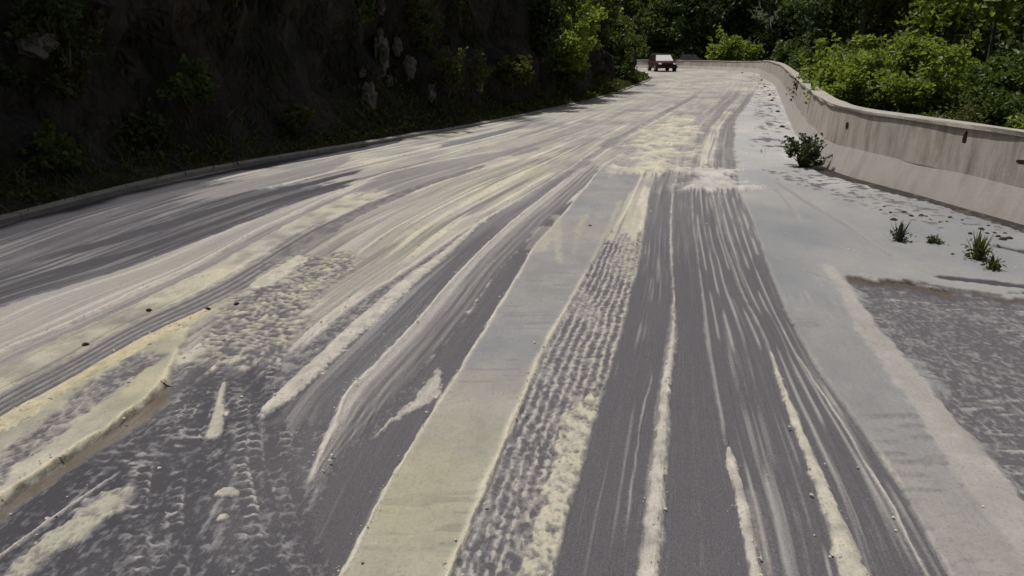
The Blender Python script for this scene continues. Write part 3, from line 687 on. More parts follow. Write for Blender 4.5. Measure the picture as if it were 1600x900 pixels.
    # -------- dumped mud across the lanes
    m, *_ = band(line([(948, 285), (985, 250), (1015, 205), (1035, 180)]), line([(1062, 285), (1075, 250), (1085, 205), (1088, 180)]), 0.45, 0.9, 0.3, (172, 205, 262, 288))
    put(m, np.clip(0.88 + 0.9 * (clump - 0.5) + 0.3 * (streak - 0.5), 0.2, 1), np.clip(0.64 + 0.5 * (clump - 0.5), 0, 1), 0.05 + 0.08 * (clump - 0.5), sw=0.22, dry=np.clip(0.6 + 1.2 * (clump - 0.5), 0, 1))
    m, *_ = band(line([(1072, 300), (1078, 265)]), line([(1166, 312), (1150, 270)]), 0.2, 0.5, 0.2, (258, 272, 288, 312))
    put(m, np.clip(0.95 + 0.5 * (clump - 0.5), 0, 1), 0.28, 0.05 + 0.08 * (clump - 0.5), sw=0.22, dry=np.clip(0.7 + 1.0 * (clump - 0.5), 0, 1))
    H += (0.005 * (grit - 0.5) + 0.005 * (fgrit - 0.5)) * np.clip(C * 1.4, 0, 1)
    return H, np.clip(C, 0, 1), np.clip(TI, 0, 1), np.clip(D, 0, 1), np.clip(DR, 0, 1), np.stack([T, S, np.clip(SW, 0, 1)], -1)

CRUMB = []
def build_road():
    ledge, _ = resample(LEFT_EDGE, 0.5); redge, _ = resample(WALL_BASE, 0.5)
    cut = lambda p: p[:np.argmax(p[:, 1]) + 1]
    def lim(p, up):
        Yg = np.linspace(-5, 72, 400)
        keep = p[p[:, 1] < 63]
        return lambda y: np.interp(y, keep[:, 1], keep[:, 0])
    xl, xr = lim(ledge, 0), lim(redge, 1)
    blocks = [(-3.0, 2.3, 30, -8.0, 8.0, 90), (2.3, 5.2, 330, -3.6, 3.6, 1120), (2.3, 5.2, 60, -9.2, -3.6, 120), (2.3, 5.2, 60, 3.6, 9.0, 120),
              (5.2, 10.5, 260, None, None, 1250), (10.5, 24.0, 210, None, None, 760), (24.0, 62.0, 150, None, None, 380), (62.0, 96.0, 60, -22.0, 21.5, 240)]
    road_v, road_f, road_c, mud_v, mud_f, mud_c = [], [], [], [], [], []
    rn = mn = 0
    for (y0, y1, nr, xa, xb, nc) in blocks:
        if y0 > 1: Yr = 1 / np.linspace(1 / y0, 1 / y1, nr)
        else: Yr = np.linspace(y0, y1, nr)
        u = np.linspace(0, 1, nc)
        a = np.full(nr, xa) if xa is not None else xl(Yr) - 0.15
        b = np.full(nr, xb) if xb is not None else xr(Yr) + 0.25
        X = a[:, None] + (b - a)[:, None] * u[None]
        H, C, TI, D, DR, FLW = silt_field(X, np.maximum(Yr, 1.2))
        Yg = np.repeat(Yr[:, None], nc, 1)
        V = np.stack([X, Yg, H], -1).reshape(-1, 3)
        A = np.concatenate([np.stack([C, TI, D, DR], -1), FLW], -1).reshape(-1, 7)
        i = np.arange(nr * nc).reshape(nr, nc)
        F = np.stack([i[:-1, :-1], i[:-1, 1:], i[1:, 1:], i[1:, :-1]], -1).reshape(-1, 4)
        if 2.0 < y0 < 11:
            w = (np.clip(DR - 0.55, 0, 1) * (C > 0.7)).reshape(-1) + 0.004 * (C.reshape(-1) > 0.25)
            pick = rng.choice(len(w), int(min(5200, w.sum() * 0.06 + 500)), p=w / w.sum())
            CRUMB.append(V[pick])
        thick = (C > 0.5).reshape(-1)
        isn = thick[F].sum(1) >= 2
        for sel, vv, ff, cc, base in ((~isn, road_v, road_f, road_c, 'r'), (isn, mud_v, mud_f, mud_c, 'm')):
            fs = F[sel]
            if len(fs) == 0: continue
            used, inv = np.unique(fs.ravel(), return_inverse=True)
            off = rn if base == 'r' else mn
            vv.append(V[used]); cc.append(A[used]); ff.append(inv.reshape(-1, 4) + off)
            if base == 'r': rn += len(used)
            else: mn += len(used)
    for nm, vv, ff, cc, props in (('road', road_v, road_f, road_c, dict(kind='structure')),
                                  ('mud', mud_v, mud_f, mud_c, dict(kind='stuff', label='pale cream silt and mud spread over the road in ridges and sheets', category='mud'))):
        v = np.vstack(vv); f = np.vstack(ff); c = np.vstack(cc).astype(np.float32)
        me = mesh_arrays(nm, v, f)
        at = me.color_attributes.new('silt', 'FLOAT_COLOR', 'POINT')
        at.data.foreach_set('color', np.ascontiguousarray(c[:, :4]).ravel())
        fa = me.attributes.new('flow', 'FLOAT_VECTOR', 'POINT')
        fa.data.foreach_set('vector', np.ascontiguousarray(c[:, 4:]).ravel())
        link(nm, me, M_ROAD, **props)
build_road()
# loose crumbs of dried mud thrown off the ridges
cv = np.vstack(CRUMB); n = len(cv)
cv[:, :2] += rng.normal(size=(n, 2)) * 0.035
cs = (0.003 + 0.008 * rng.random(n) ** 3) * (1 + 0.05 * cv[:, 1])
oct_v = np.array([(1, 0, 0), (0, 1, 0), (-1, 0, 0), (0, -1, 0), (0, 0, 0.8), (0, 0, -0.8)])
cvv = cv[:, None] + oct_v[None] * cs[:, None, None] * rng.uniform(0.6, 1.3, (n, 6, 1)) + np.array([0, 0, 0.002])
of = np.array([(0, 1, 4), (1, 2, 4), (2, 3, 4), (3, 0, 4), (1, 0, 5), (2, 1, 5), (3, 2, 5), (0, 3, 5)])
M_CRUMB = make_soil_mat('mud_crumb', (0.50, 0.46, 0.37), (0.62, 0.57, 0.47), None, 6, 0.05)
link('mud_crumbs', mesh_arrays('mud_crumbs', cvv.reshape(-1, 3), ((np.arange(n) * 6)[:, None, None] + of[None]).reshape(-1, 3), False), M_CRUMB, None, kind='stuff', label='loose cream crumbs of dried mud scattered along the ridges', category='crumbs')

# ------------------------------------------------------------------ ground, verge, bank
def sheet(name, X, Y, Z, mat, smooth=True, **props):
    nr, nc = X.shape
    V = np.stack([X, Y, Z], -1).reshape(-1, 3)
    i = np.arange(nr * nc).reshape(nr, nc)
    F = np.stack([i[:-1, :-1], i[:-1, 1:], i[1:, 1:], i[1:, :-1]], -1).reshape(-1, 4)
    return link(name, mesh_arrays(name, V, F, smooth), mat, **props)

gx, gy = np.meshgrid(np.linspace(-700, 700, 60), np.linspace(-300, 1100, 60))
sheet('ground', gx, gy, np.full_like(gx, -0.35), M_GROUND, kind='structure')

# bank on the left: a steep cut of dark rock and earth following the road
bp, bs = resample(LEFT_EDGE, 0.22)
bn = normals_of(bp)
PROF = [(-0.02, -0.02), (0.0, 0.05), (0.10, 0.09), (0.35, 0.14), (0.7, 0.22), (1.0, 0.35), (1.2, 0.6)] + [(1.25 + 0.06 * k, 0.6 + 0.34 * k) for k in range(1, 27)] + [(4.5, 10.2), (9.0, 11.0), (14, 13), (24, 15)]
d = np.array([p[0] for p in PROF]); z = np.array([p[1] for p in PROF])
Sg = np.repeat(bs[:, None], len(d), 1); Zg = np.repeat(z[None], len(bs), 0)
amp = np.clip((d - 0.7) / 0.8, 0, 1)[None]
big = fbm(Sg * 0.28, Zg * 0.30, 101, 3) - 0.5
mid = np.abs(fbm(Sg * 0.9, Zg * 0.8, 105, 4) - 0.5) * 2
small = fbm(Sg * 3.2, Zg * 2.6, 109, 3) - 0.5
blocky = np.floor(fbm(Sg * 0.8, Zg * 0.6, 111, 2) * 7) / 7
disp = amp * (1.6 * big + 1.0 * (mid - 0.3) + 0.55 * small + 1.0 * (blocky - 0.5))
disp = np.maximum(disp, -0.6 * amp)
Dg = d[None] + disp
Zd = Zg + np.clip(amp, 0, 1) * 0.25 * small + (1 - amp) * 0.03 * small * (d[None] > 0.05)
Zd = np.where(Zd > 0.6, 0.6 + (Zd - 0.6) * (1 - 0.52 * sstep(24, 46, bp[:, 1:2])), Zd)
BX = bp[:, 0:1] + bn[:, 0:1] * Dg; BY = bp[:, 1:2] + bn[:, 1:2] * Dg
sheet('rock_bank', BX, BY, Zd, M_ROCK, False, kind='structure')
def bank_point(s, k):
    i = min(int(s / 0.22), len(bs) - 1)
    return Vector((BX[i, k], BY[i, k], Zd[i, k])), Vector((-bn[i, 0], -bn[i, 1], 0))

# kerb: low concrete edging along the left of the road, laid in lengths
kp, ks = resample(LEFT_EDGE, 0.25)
kn = normals_of(kp)
kerb = bpy.data.objects.new('kerb', None); COL.objects.link(kerb); kerb['kind'] = 'structure'
kprof = [(-0.13, -0.05), (-0.13, 0.075), (-0.11, 0.095), (0.03, 0.10), (0.05, 0.08), (0.05, -0.05)]
SEG = 10
for a in range(8, len(kp) - SEG - 60, SEG):
    if kp[a][1] > 60: break
    g = Geo(); secs = []
    for j in range(a, a + SEG + 1, 2):
        e = 0.006 if j == a else (-0.006 if j == a + SEG else 0.0)
        t = np.array([kn[j][1], -kn[j][0]])
        secs.append([(kp[j][0] + kn[j][0] * q[0] + t[0] * e, kp[j][1] + kn[j][1] * q[0] + t[1] * e, q[1] - (0.03 if kp[j][1] > 22 else 0)) for q in kprof])
    g.loft(secs)
    link('kerbstone', g.mesh('kerbstone', False), M_KERB, kerb)

# ------------------------------------------------------------------ concrete barrier on the right
wp, ws = resample(WALL_BASE, 0.3)
wnrm = -normals_of(wp)                      # outward, away from the road
def wall_h(i):
    y = wp[i][1]
    if i < len(wp) * 0.55 and y < 60: return 1.17 + 0.06 * sstep(12, 30, np.array(y)) 
    return 1.20 - 0.36 * float(sstep(60, 80, np.array(y))) 
barrier = empty('concrete_barrier', (float(wp[40][0]), float(wp[40][1]), 0), 'long curved concrete barrier with pale sloped foot and stained upper face', 'barrier')
bo = Vector(barrier.location)
def wall_strip(name, prof, mat, jit=0.0, seed=0):
    secs = []
    for i in range(len(wp)):
        h = wall_h(i); row = []
        for k, (q, zz) in enumerate(prof):
            jx = jit * (vn(np.array([ws[i] * 1.3]), np.array([k * 3.3]), seed)[0] - 0.5); jz = jit * (vn(np.array([ws[i] * 0.9]), np.array([k * 5.1 + 40]), seed)[0] - 0.5)
            row.append((wp[i][0] + wnrm[i][0] * (q + jx) - bo.x, wp[i][1] + wnrm[i][1] * (q + jx) - bo.y, zz[0] + zz[1] * h + jz))
        secs.append(row)
    g = Geo(); g.loft(secs)
    return link(name, g.mesh(name, False), mat, barrier)
wall_strip('sloped_foot', [(0.0, (-0.15, 0)), (0.004, (0.0, 0)), (0.17, (0, 0.40)), (0.52, (0, 0.40)), (0.55, (-0.15, 0))], M_WALL_LO, 0.02, 3)
wall_strip('upper_face', [(0.163, (-0.02, 0.40)), (0.225, (-0.06, 1.0)), (0.475, (-0.06, 1.0)), (0.515, (-0.02, 0.40))], M_WALL_UP, 0.02, 5)
wall_strip('coping', [(0.195, (-0.063, 1.0)), (0.19, (-0.01, 1.0)), (0.21, (0.0, 1.0)), (0.49, (0.0, 1.0)), (0.51, (-0.01, 1.0)), (0.505, (-0.063, 1.0))], M_COPING, 0.03, 7)
def wall_at(y, frac, outz):
    """point on the upper road face at plan Y"""
    i = int(np.argmin(np.abs(wp[:, 1] - y) + (np.arange(len(wp)) > len(wp) * 0.55) * 99))
    q = 0.163 + (outz - 0.40) / 0.6 * 0.062
    return Vector((wp[i][0] + wnrm[i][0] * q - bo.x, wp[i][1] + wnrm[i][1] * q - bo.y, outz * wall_h(i))), Vector((wnrm[i][0], wnrm[i][1], 0))
for (y, oz, w, h) in [(12.25, 0.80, 0.045, 0.14), (11.0, 0.66, 0.10, 0.03), (15.5, 0.72, 0.06, 0.07)]:
    p, n = wall_at(y, 0, oz)
    t = Vector((-n.y, n.x, 0)); g = Geo(); c0 = p - n * 0.006; secs = []
    for dpt in (0.05, 0.002):
        secs.append([c0 + n * dpt + t * (w * math.cos(a) * random.uniform(0.8, 1.1)) + Vector((0, 0, h * math.sin(a) * random.uniform(0.8, 1.1))) for a in [k * math.pi / 5 for k in range(10)]])
    g.loft(secs)
    link('drain_stain', g.mesh('drain_stain', False), M_HOLE, barrier)

# land behind the barrier: a shoulder, falling a little, then wooded slopes
ox = np.array([0.50, 0.8, 1.6, 3.5, 6, 10, 16, 25, 45, 90])
oz = np.array([0.45, 0.62, 0.60, 0.30, 0.2, 0.6, 2.0, 5.0, 13.0, 22.0])
LX = wp[:, 0:1] + wnrm[:, 0:1] * ox[None]; LY = wp[:, 1:2] + wnrm[:, 1:2] * ox[None]
LZ = np.repeat(oz[None], len(wp), 0) - 0.75 * sstep(70, 80, wp[:, 1:2]) * (ox[None] > 0.4) * (ox[None] < 14) + 0.3 * (fbm(LX * 0.5, LY * 0.5, 131, 3) - 0.5)
sheet('shoulder', LX, LY, LZ, M_GROUND, kind='structure')

# ------------------------------------------------------------------ foliage
def leaf_mesh(name, P, size, mat, parent=None, up=0.5, aspect=0.55, droop=0.0, seed=0, **props):
    """one folded rhombic leaf per point"""
    r = np.random.default_rng(seed + 11)
    n = len(P)
    nor = r.normal(size=(n, 3)); nor /= np.linalg.norm(nor, axis=1)[:, None]
    nor[:, 2] = np.abs(nor[:, 2]) * (1 - up) + up; nor /= np.linalg.norm(nor, axis=1)[:, None]
    a = r.normal(size=(n, 3)); a[:, 2] -= droop
    a -= nor * np.sum(a * nor, 1)[:, None]; a /= np.linalg.norm(a, axis=1)[:, None]
    b = np.cross(nor, a)
    sz = (np.asarray(size) * r.uniform(0.6, 1.35, n))[:, None]
    L, W = a * sz * 0.5, b * sz * 0.5 * aspect
    fold = nor * sz * 0.10
    V = np.stack([P - L, P + W + fold - L * 0.1, P + L - fold * 0.6, P - W + fold - L * 0.1], 1).reshape(-1, 3)
    F = np.arange(n * 4).reshape(n, 4)
    return link(name, mesh_arrays(name, V, F, False), mat, parent, **props)

def clumps(n_leaf, n_clump, rad, cr, seed, flat=0.65, shell=0.5, zmin=None):
    """leaf points gathered in clumps through an ellipsoid"""
    r = np.random.default_rng(seed)
    d = r.normal(size=(n_clump, 3)); d /= np.linalg.norm(d, axis=1)[:, None]
    rr = shell + (1 - shell) * r.random(n_clump) ** 0.5
    c = d * rr[:, None] * np.array(rad)
    c *= r.uniform(0.75, 1.12, (n_clump, 1))
    k = r.integers(0, n_clump, n_leaf)
    cs = cr * r.uniform(0.55, 1.35, n_clump)
    g = r.normal(size=(n_leaf, 3)); g /= np.maximum(np.linalg.norm(g, axis=1), 1e-6)[:, None]
    g *= (r.random(n_leaf) ** 0.45)[:, None]
    g[:, 2] *= flat
    p = c[k] + g * cs[k][:, None]
    if zmin is not None: p[:, 2] = np.maximum(p[:, 2], zmin + 0.05 * r.random(n_leaf))
    return p, c

def tree(name, loc, h, crown_r, crown_h, label, cat='tree', group=None, leaf=L_MID, bark=M_BARK, n=6000, ncl=55, lsize=0.3, trunk_r=0.18, seed=0, lean=(0, 0), cz=None):
    t = empty(name, loc, label, cat, group)
    r = random.Random(seed)
    cz = cz if cz is not None else h - crown_h * 0.55
    P, C = clumps(n, ncl, (crown_r, crown_r, crown_h * 0.5), crown_r * 0.33, seed)
    off = np.array([lean[0], lean[1], cz]); P = P + off; C = C + off
    g = Geo(); pts, rad = [], []
    for k in range(8):
        f = k / 7; pts.append((lean[0] * f * f + r.uniform(-.08, .08) * (k > 0) * h * 0.05, lean[1] * f * f + r.uniform(-.08, .08) * (k > 0) * h * 0.05, f * cz * 1.1)); rad.append(trunk_r * (1.25 if k == 0 else 1 - 0.65 * f))
    g.tube(pts, rad, 9)
    for j in r.sample(range(len(C)), min(9, len(C))):
        b0 = Vector(pts[r.randint(4, 7)]); e = Vector(C[j]); mdl = (b0 + e) / 2 + Vector((0, 0, -0.08 * h * r.random()))
        g.tube([b0, mdl, e], [trunk_r * 0.42, trunk_r * 0.25, trunk_r * 0.08], 6)
    link('trunk', g.mesh('trunk'), bark, t)
    leaf_mesh('crown', P, lsize, leaf, t, 0.35, 0.6, 0.3, seed)
    return t

def shrub(name, loc, rad, label, cat='shrub', group=None, leaf=L_MID, n=3500, ncl=40, lsize=0.12, seed=0, stems=6, twig=M_TWIG, cr=None, up=0.4, droop=0.2, aspect=0.6, lift=0.0, shoots=14):
    t = empty(name, loc, label, cat, group)
    r = random.Random(seed + 5)
    P, C = clumps(n, ncl, rad, cr if cr else max(rad) * 0.26, seed, 0.75, 0.35)
    P[:, 2] += rad[2] * 0.85 + lift; C[:, 2] += rad[2] * 0.85 + lift
    P = P[P[:, 2] > 0.03]
    g = Geo()
    for j in r.sample(range(len(C)), min(stems, len(C))):
        e = Vector(C[j]); b = Vector((r.uniform(-.12, .12) * rad[0], r.uniform(-.12, .12) * rad[1], -0.08))
        m_ = b.lerp(e, 0.5) + Vector((r.uniform(-.1, .1), r.uniform(-.1, .1), 0.12 * rad[2]))
        k = 0.012 + 0.010 * rad[2]
        g.tube([b, m_, e], [k * 1.4, k, k * 0.4], 6)
    extra = []
    for j in range(shoots):
        c0 = C[r.randrange(len(C))]; dv = np.array([c0[0] * 0.5, c0[1] * 0.5, rad[2] * r.uniform(0.4, 1.0)]); dv *= rad[2] * r.uniform(0.35, 0.8) / np.linalg.norm(dv)
        g.tube([tuple(c0), tuple(c0 + dv * 0.5 + 0.03), tuple(c0 + dv * 1.1)], [0.008, 0.006, 0.003], 5)
        for q in range(16): extra.append(c0 + dv * r.uniform(0.2, 1.15) + np.array([r.gauss(0, 1), r.gauss(0, 1), r.gauss(0, .6)]) * lsize * 0.45)
    if extra: P = np.vstack([P, np.array(extra)])
    link('stems', g.mesh('stems'), twig, t, kind='stuff')
    leaf_mesh('foliage', P, lsize, leaf, t, up, aspect, droop, seed, kind='stuff')
    return t

def at_px(px, py, Y):
    """plan X and height of a sight line at plan distance Y"""
    a, b = (px - 800.0) / FPX, (450.0 - py) / FPX; p = R(PITCH)
    dy, dz = math.cos(p) + b * math.sin(p), -math.sin(p) + b * math.cos(p)
    return a / dy * Y, CAM_H + dz / dy * Y

# --- big bright bush and its neighbours behind the barrier
shrub('bush', (9.2, 20.3, 0.3), (1.6, 1.6, 1.22), 'big bright green leafy bush spilling over the barrier', group=None, leaf=L_BRIGHT, n=16000, ncl=90, lsize=0.14, seed=1, stems=9)
shrub('bush', (10.7, 21.6, 0.25), (1.3, 1.4, 1.22), 'broad light green bush merging into the big bright bush', leaf=L_BRIGHT, n=12000, ncl=75, lsize=0.14, seed=2, stems=8)
shrub('bush', (10.5, 17.6, 0.3), (1.1, 1.0, 0.90), 'darker open shrub with upright shoots right of the bright bush', leaf=L_MID, n=6000, ncl=50, lsize=0.13, seed=3, stems=9)
shrub('bush', (8.35, 12.3, 0.45), (0.75, 1.0, 0.42), 'low yellow green bush hugging the straight stretch of barrier', leaf=L_BRIGHT, n=3000, ncl=32, lsize=0.12, seed=4, stems=7)
shrub('bush', (9.0, 16.2, 0.35), (0.9, 1.3, 0.42), 'low olive scrub between barrier coping and bright bush', leaf=L_OLIVE, n=3500, ncl=40, lsize=0.10, seed=5)
shrub('trailing_plant', (10.0, 26.5, 0.55), (0.55, 1.7, 0.50), 'brownish dry creeper hanging over the barrier top', 'creeper', leaf=L_BROWN, n=2600, ncl=36, lsize=0.12, seed=6, droop=1.0)
shrub('bush', (13.3, 30.5, 0.4), (1.5, 2.0, 0.8), 'mid green bush behind the creeper where the barrier bends', leaf=L_MID, n=4000, ncl=42, lsize=0.2, seed=7)
shrub('bush', (21.0, 58.0, 0.2), (2.2, 2.0, 1.1), 'rounded green bush above the bend of the barrier', leaf=L_MID, n=3200, ncl=40, lsize=0.28, seed=8)
shrub('bush', (21.5, 82.5, 0.3), (2.6, 1.8, 1.5), 'lime green bush behind the far stretch of barrier', leaf=L_BRIGHT, n=3200, ncl=40, lsize=0.36, seed=9)
shrub('bush', (27.0, 80.0, 0.4), (2.6, 2.4, 1.2), 'dull green bush next to the lime green bush', leaf=L_MID, n=2800, ncl=36, lsize=0.36, seed=10)

shrub('bush', (9.6, 15.3, 0.35), (0.85, 0.9, 0.62), 'mid green bush between the low yellow green bush and the open shrub', leaf=L_MID, n=3000, ncl=36, lsize=0.13, seed=11, stems=8, shoots=24)
shrub('bush', (12.4, 20.0, 0.3), (1.2, 1.2, 1.0), 'dull green bush in the gap behind the open shrub', leaf=L_MID, n=3600, ncl=40, lsize=0.16, seed=12, stems=8, shoots=24)
shrub('bush', (11.0, 25.5, 0.3), (1.2, 1.6, 1.15), 'olive bush behind the creeper and beside the big bright bush', leaf=L_OLIVE, n=3600, ncl=40, lsize=0.18, seed=13, stems=8, shoots=24)
shrub('bush', (9.45, 24.3, 0.35), (0.85, 1.3, 0.95), 'bright green bush leaning on the barrier next to the brown creeper', leaf=L_BRIGHT, n=3600, ncl=40, lsize=0.17, seed=14, stems=8, shoots=24)
# --- plants on the road shoulder
shrub('weed', (*ground_pt(1258, 262), 0.0), (0.36, 0.34, 0.32), 'leafy green weed bush growing at the foot of the barrier', 'weed', leaf=L_WEED, n=650, ncl=34, lsize=0.085, seed=20, stems=18, cr=0.10, shoots=26)
def tuft(px, py, h, w, n, label, seed, mat=L_WEED):
    r = np.random.default_rng(seed); x, y = ground_pt(px, py)
    V, F = [], []
    for i in range(n):
        a = r.uniform(0, 6.283); l = h * r.uniform(0.5, 1.1); o = w * r.uniform(0.1, 1.0); bw = 0.006 + 0.007 * r.random()
        b = np.array([math.cos(a) * w * 0.25 * r.random(), math.sin(a) * w * 0.25 * r.random(), -0.02]); e = np.array([math.cos(a) * o, math.sin(a) * o, l]); m = (b + e) / 2 + np.array([0, 0, 0.12 * l])
        sdv = np.array([-math.sin(a), math.cos(a), 0]) * bw
        k = len(V); V += [b - sdv, b + sdv, m + sdv, m - sdv, e + sdv * .2, e - sdv * .2]; F += [(k, k + 1, k + 2, k + 3), (k + 3, k + 2, k + 4, k + 5)]
    g = empty('weed', (x, y, 0.01), label, 'weed')
    link('blade', mesh_arrays('blade', V, F, False), mat, g, kind='stuff')
    P = np.c_[r.normal(size=(n * 2, 2)) * w * 0.45, np.abs(r.normal(size=n * 2)) * h * 0.28 + 0.01]
    leaf_mesh('leaf', P, 0.05, mat, g, 0.3, 0.5, 0, seed, kind='stuff')
tuft(1404, 380, 0.26, 0.13, 40, 'dark upright weed clump on the grey mud sheet', 31)
tuft(1458, 383, 0.12, 0.12, 26, 'small flat dark weed beside the upright weed clump', 32)
tuft(1527, 408, 0.30, 0.20, 60, 'pale grassy weed tuft on the mud by the dark tongue', 33, L_GRASS)
tuft(1551, 424, 0.16, 0.10, 34, 'small grass tuft just in front of the pale grassy tuft', 34, L_GRASS)

# --- clods of dark earth on the mud sheet and at the crumbling edge
def clod(x, y, s, label, grp, seed):
    r = random.Random(seed); g = Geo(); secs = []
    for k, (zz, q) in enumerate([(-0.25, 0.8), (0.05, 1.0), (0.4, 0.72), (0.6, 0.25)]):
        secs.append([(q * s * math.cos(a) * r.uniform(0.7, 1.2), q * s * math.sin(a) * r.uniform(0.7, 1.2), zz * s) for a in [i * 2 * math.pi / 8 for i in range(8)]])
    g.loft(secs)
    o = link('clod', g.mesh('clod', False), M_CLOD)
    o.location = (x, y, 0.025); o['label'] = label; o['category'] = 'clod'; o['group'] = grp
for i in range(26):
    px, py = random.uniform(1370, 1580), 0
    py = 330 + (px - 1370) * 0.16 + random.uniform(-6, 16)
    clod(*ground_pt(px, py), random.uniform(0.02, 0.05), 'small dark earth clod on the mud between the weeds and the barrier', 'clods by the barrier', i)
for i, (px, py) in enumerate([(1206, 158), (1203, 150), (1200, 143), (1195, 136), (1190, 126), (1215, 176), (1222, 200), (1228, 216), (1140, 113), (1160, 114), (1178, 117)]):
    clod(*ground_pt(px, py), random.uniform(0.05, 0.11), 'dark lump of earth along the crumbling foot of the curved barrier', 'lumps along the bend', 60 + i)
for i, (px, py) in enumerate([(233, 489), (370, 479), (325, 487), (134, 543), (922, 356)]):
    clod(*ground_pt(px, py), 0.028, 'small dark clod lying in the ruts of the cream mud', 'clods in the ruts', 90 + i)

# --- forest trees beyond the barrier, in view to the right and straight ahead
G1 = 'forest trees beyond the barrier'
tree('tree', (15.4, 27.0, 0.3), 8.5, 3.2, 5.5, 'light green broadleaf tree with a branch spreading above the shrubs', group=G1, leaf=L_BRIGHT, n=9000, ncl=70, lsize=0.22, trunk_r=0.07, seed=41, cz=5.0)
tree('tree', (15.4, 37.0, 0.4), 12, 3.6, 8.5, 'slender olive leaved tree standing behind the big bright bush', group=G1, leaf=L_OLIVE, bark=M_BARK, n=9000, ncl=70, lsize=0.3, trunk_r=0.06, seed=42, cz=6.6)
FT_ = [(20.5, 36, 4.2, 10, L_MID), (25.0, 30, 4.4, 10, L_DARK), (24.5, 44, 4.6, 12, L_OLIVE), (19.5, 47, 3.4, 11, L_DARK), (30, 38, 5, 12, L_DARK), (21.0, 23.0, 3.2, 7.5, L_DARK), (27.5, 56, 5.0, 13, L_MID), (33, 50, 5.4, 13, L_DARK)]
for i, (x, y, cr_, h, lm) in enumerate(FT_):
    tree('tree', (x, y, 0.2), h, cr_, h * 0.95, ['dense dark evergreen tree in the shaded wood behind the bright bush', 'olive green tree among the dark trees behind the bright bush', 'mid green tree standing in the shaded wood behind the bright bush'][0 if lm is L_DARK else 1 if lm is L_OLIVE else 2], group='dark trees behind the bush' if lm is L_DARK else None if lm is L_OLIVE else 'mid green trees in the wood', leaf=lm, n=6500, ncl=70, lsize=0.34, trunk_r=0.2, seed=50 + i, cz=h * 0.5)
FAR = [(9.0, 101, 5.0, 13, L_DARK, 0), (16.0, 102, 4.6, 12, L_MID, 1), (22.5, 96, 4.6, 12, L_DARK, 0), (28.0, 92, 5.0, 13, L_DARK, 0), (32, 82, 5.2, 13, L_MID, 1), (29.5, 69, 4.8, 13, L_DARK, 0), (35, 70, 5.5, 14, L_DARK, 0), (3.0, 106, 5, 14, L_DARK, 0), (25.0, 106, 5.0, 15, L_MID, 1), (38, 90, 6, 15, L_DARK, 0)]
for i, (x, y, cr_, h, lm, kd) in enumerate(FAR):
    tree('tree', (x, y, 0.3), h, cr_, h * 0.95, ['dark spreading forest tree beyond the far stretch of barrier', 'olive green forest tree with lighter sprays beyond the far barrier'][kd], group=['dark far trees', 'olive far trees'][kd], leaf=lm, n=4500, ncl=70, lsize=0.6, trunk_r=0.22, seed=80 + i, cz=h * 0.5)

# wooded hill closing the view
r = np.random.default_rng(5)
n = 60000
hx = r.uniform(-40, 150, n); hy = r.uniform(0, 1, n) * 55 + 112 - np.clip(hx - 30, 0, 200) * 0.75
hz = r.uniform(0, 1, n) ** 0.8 * (14 + 5 * fbm(hx * 0.08, hy * 0.08, 141, 3)) + (hy - 100) * 0.12
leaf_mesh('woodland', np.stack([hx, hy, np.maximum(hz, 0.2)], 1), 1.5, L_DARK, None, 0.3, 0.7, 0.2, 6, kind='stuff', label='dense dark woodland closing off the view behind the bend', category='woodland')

# --- plants of the bank
def bank_shrub(s, k, rad, label, leaf, n, lsize, seed, name='shrub', cat='shrub', droop=0.8, out=0.0, group=None):
    p, nn = bank_point(s, k)
    p = p + nn * out
    return shrub(name, (p.x, p.y, p.z - rad[2] * 0.5), rad, label, cat, group, leaf, n, 40, lsize, seed, 6, droop=droop)
def s_at(px, py):
    x, y = ground_pt(px, py); return float(bs[np.argmin(np.hypot(bp[:, 0] - x, bp[:, 1] - y))])
def s_px(px, k):
    pr = 800 + FPX * BX[:, k] / (BY[:, k] * math.cos(R(PITCH)) + (CAM_H - Zd[:, k]) * math.sin(R(PITCH)))
    ok = (BY[:, k] > 3) & (np.arange(len(bs)) < len(bs) * 0.8)
    return float(bs[np.argmin(np.where(ok, np.abs(pr - px), 1e9))])
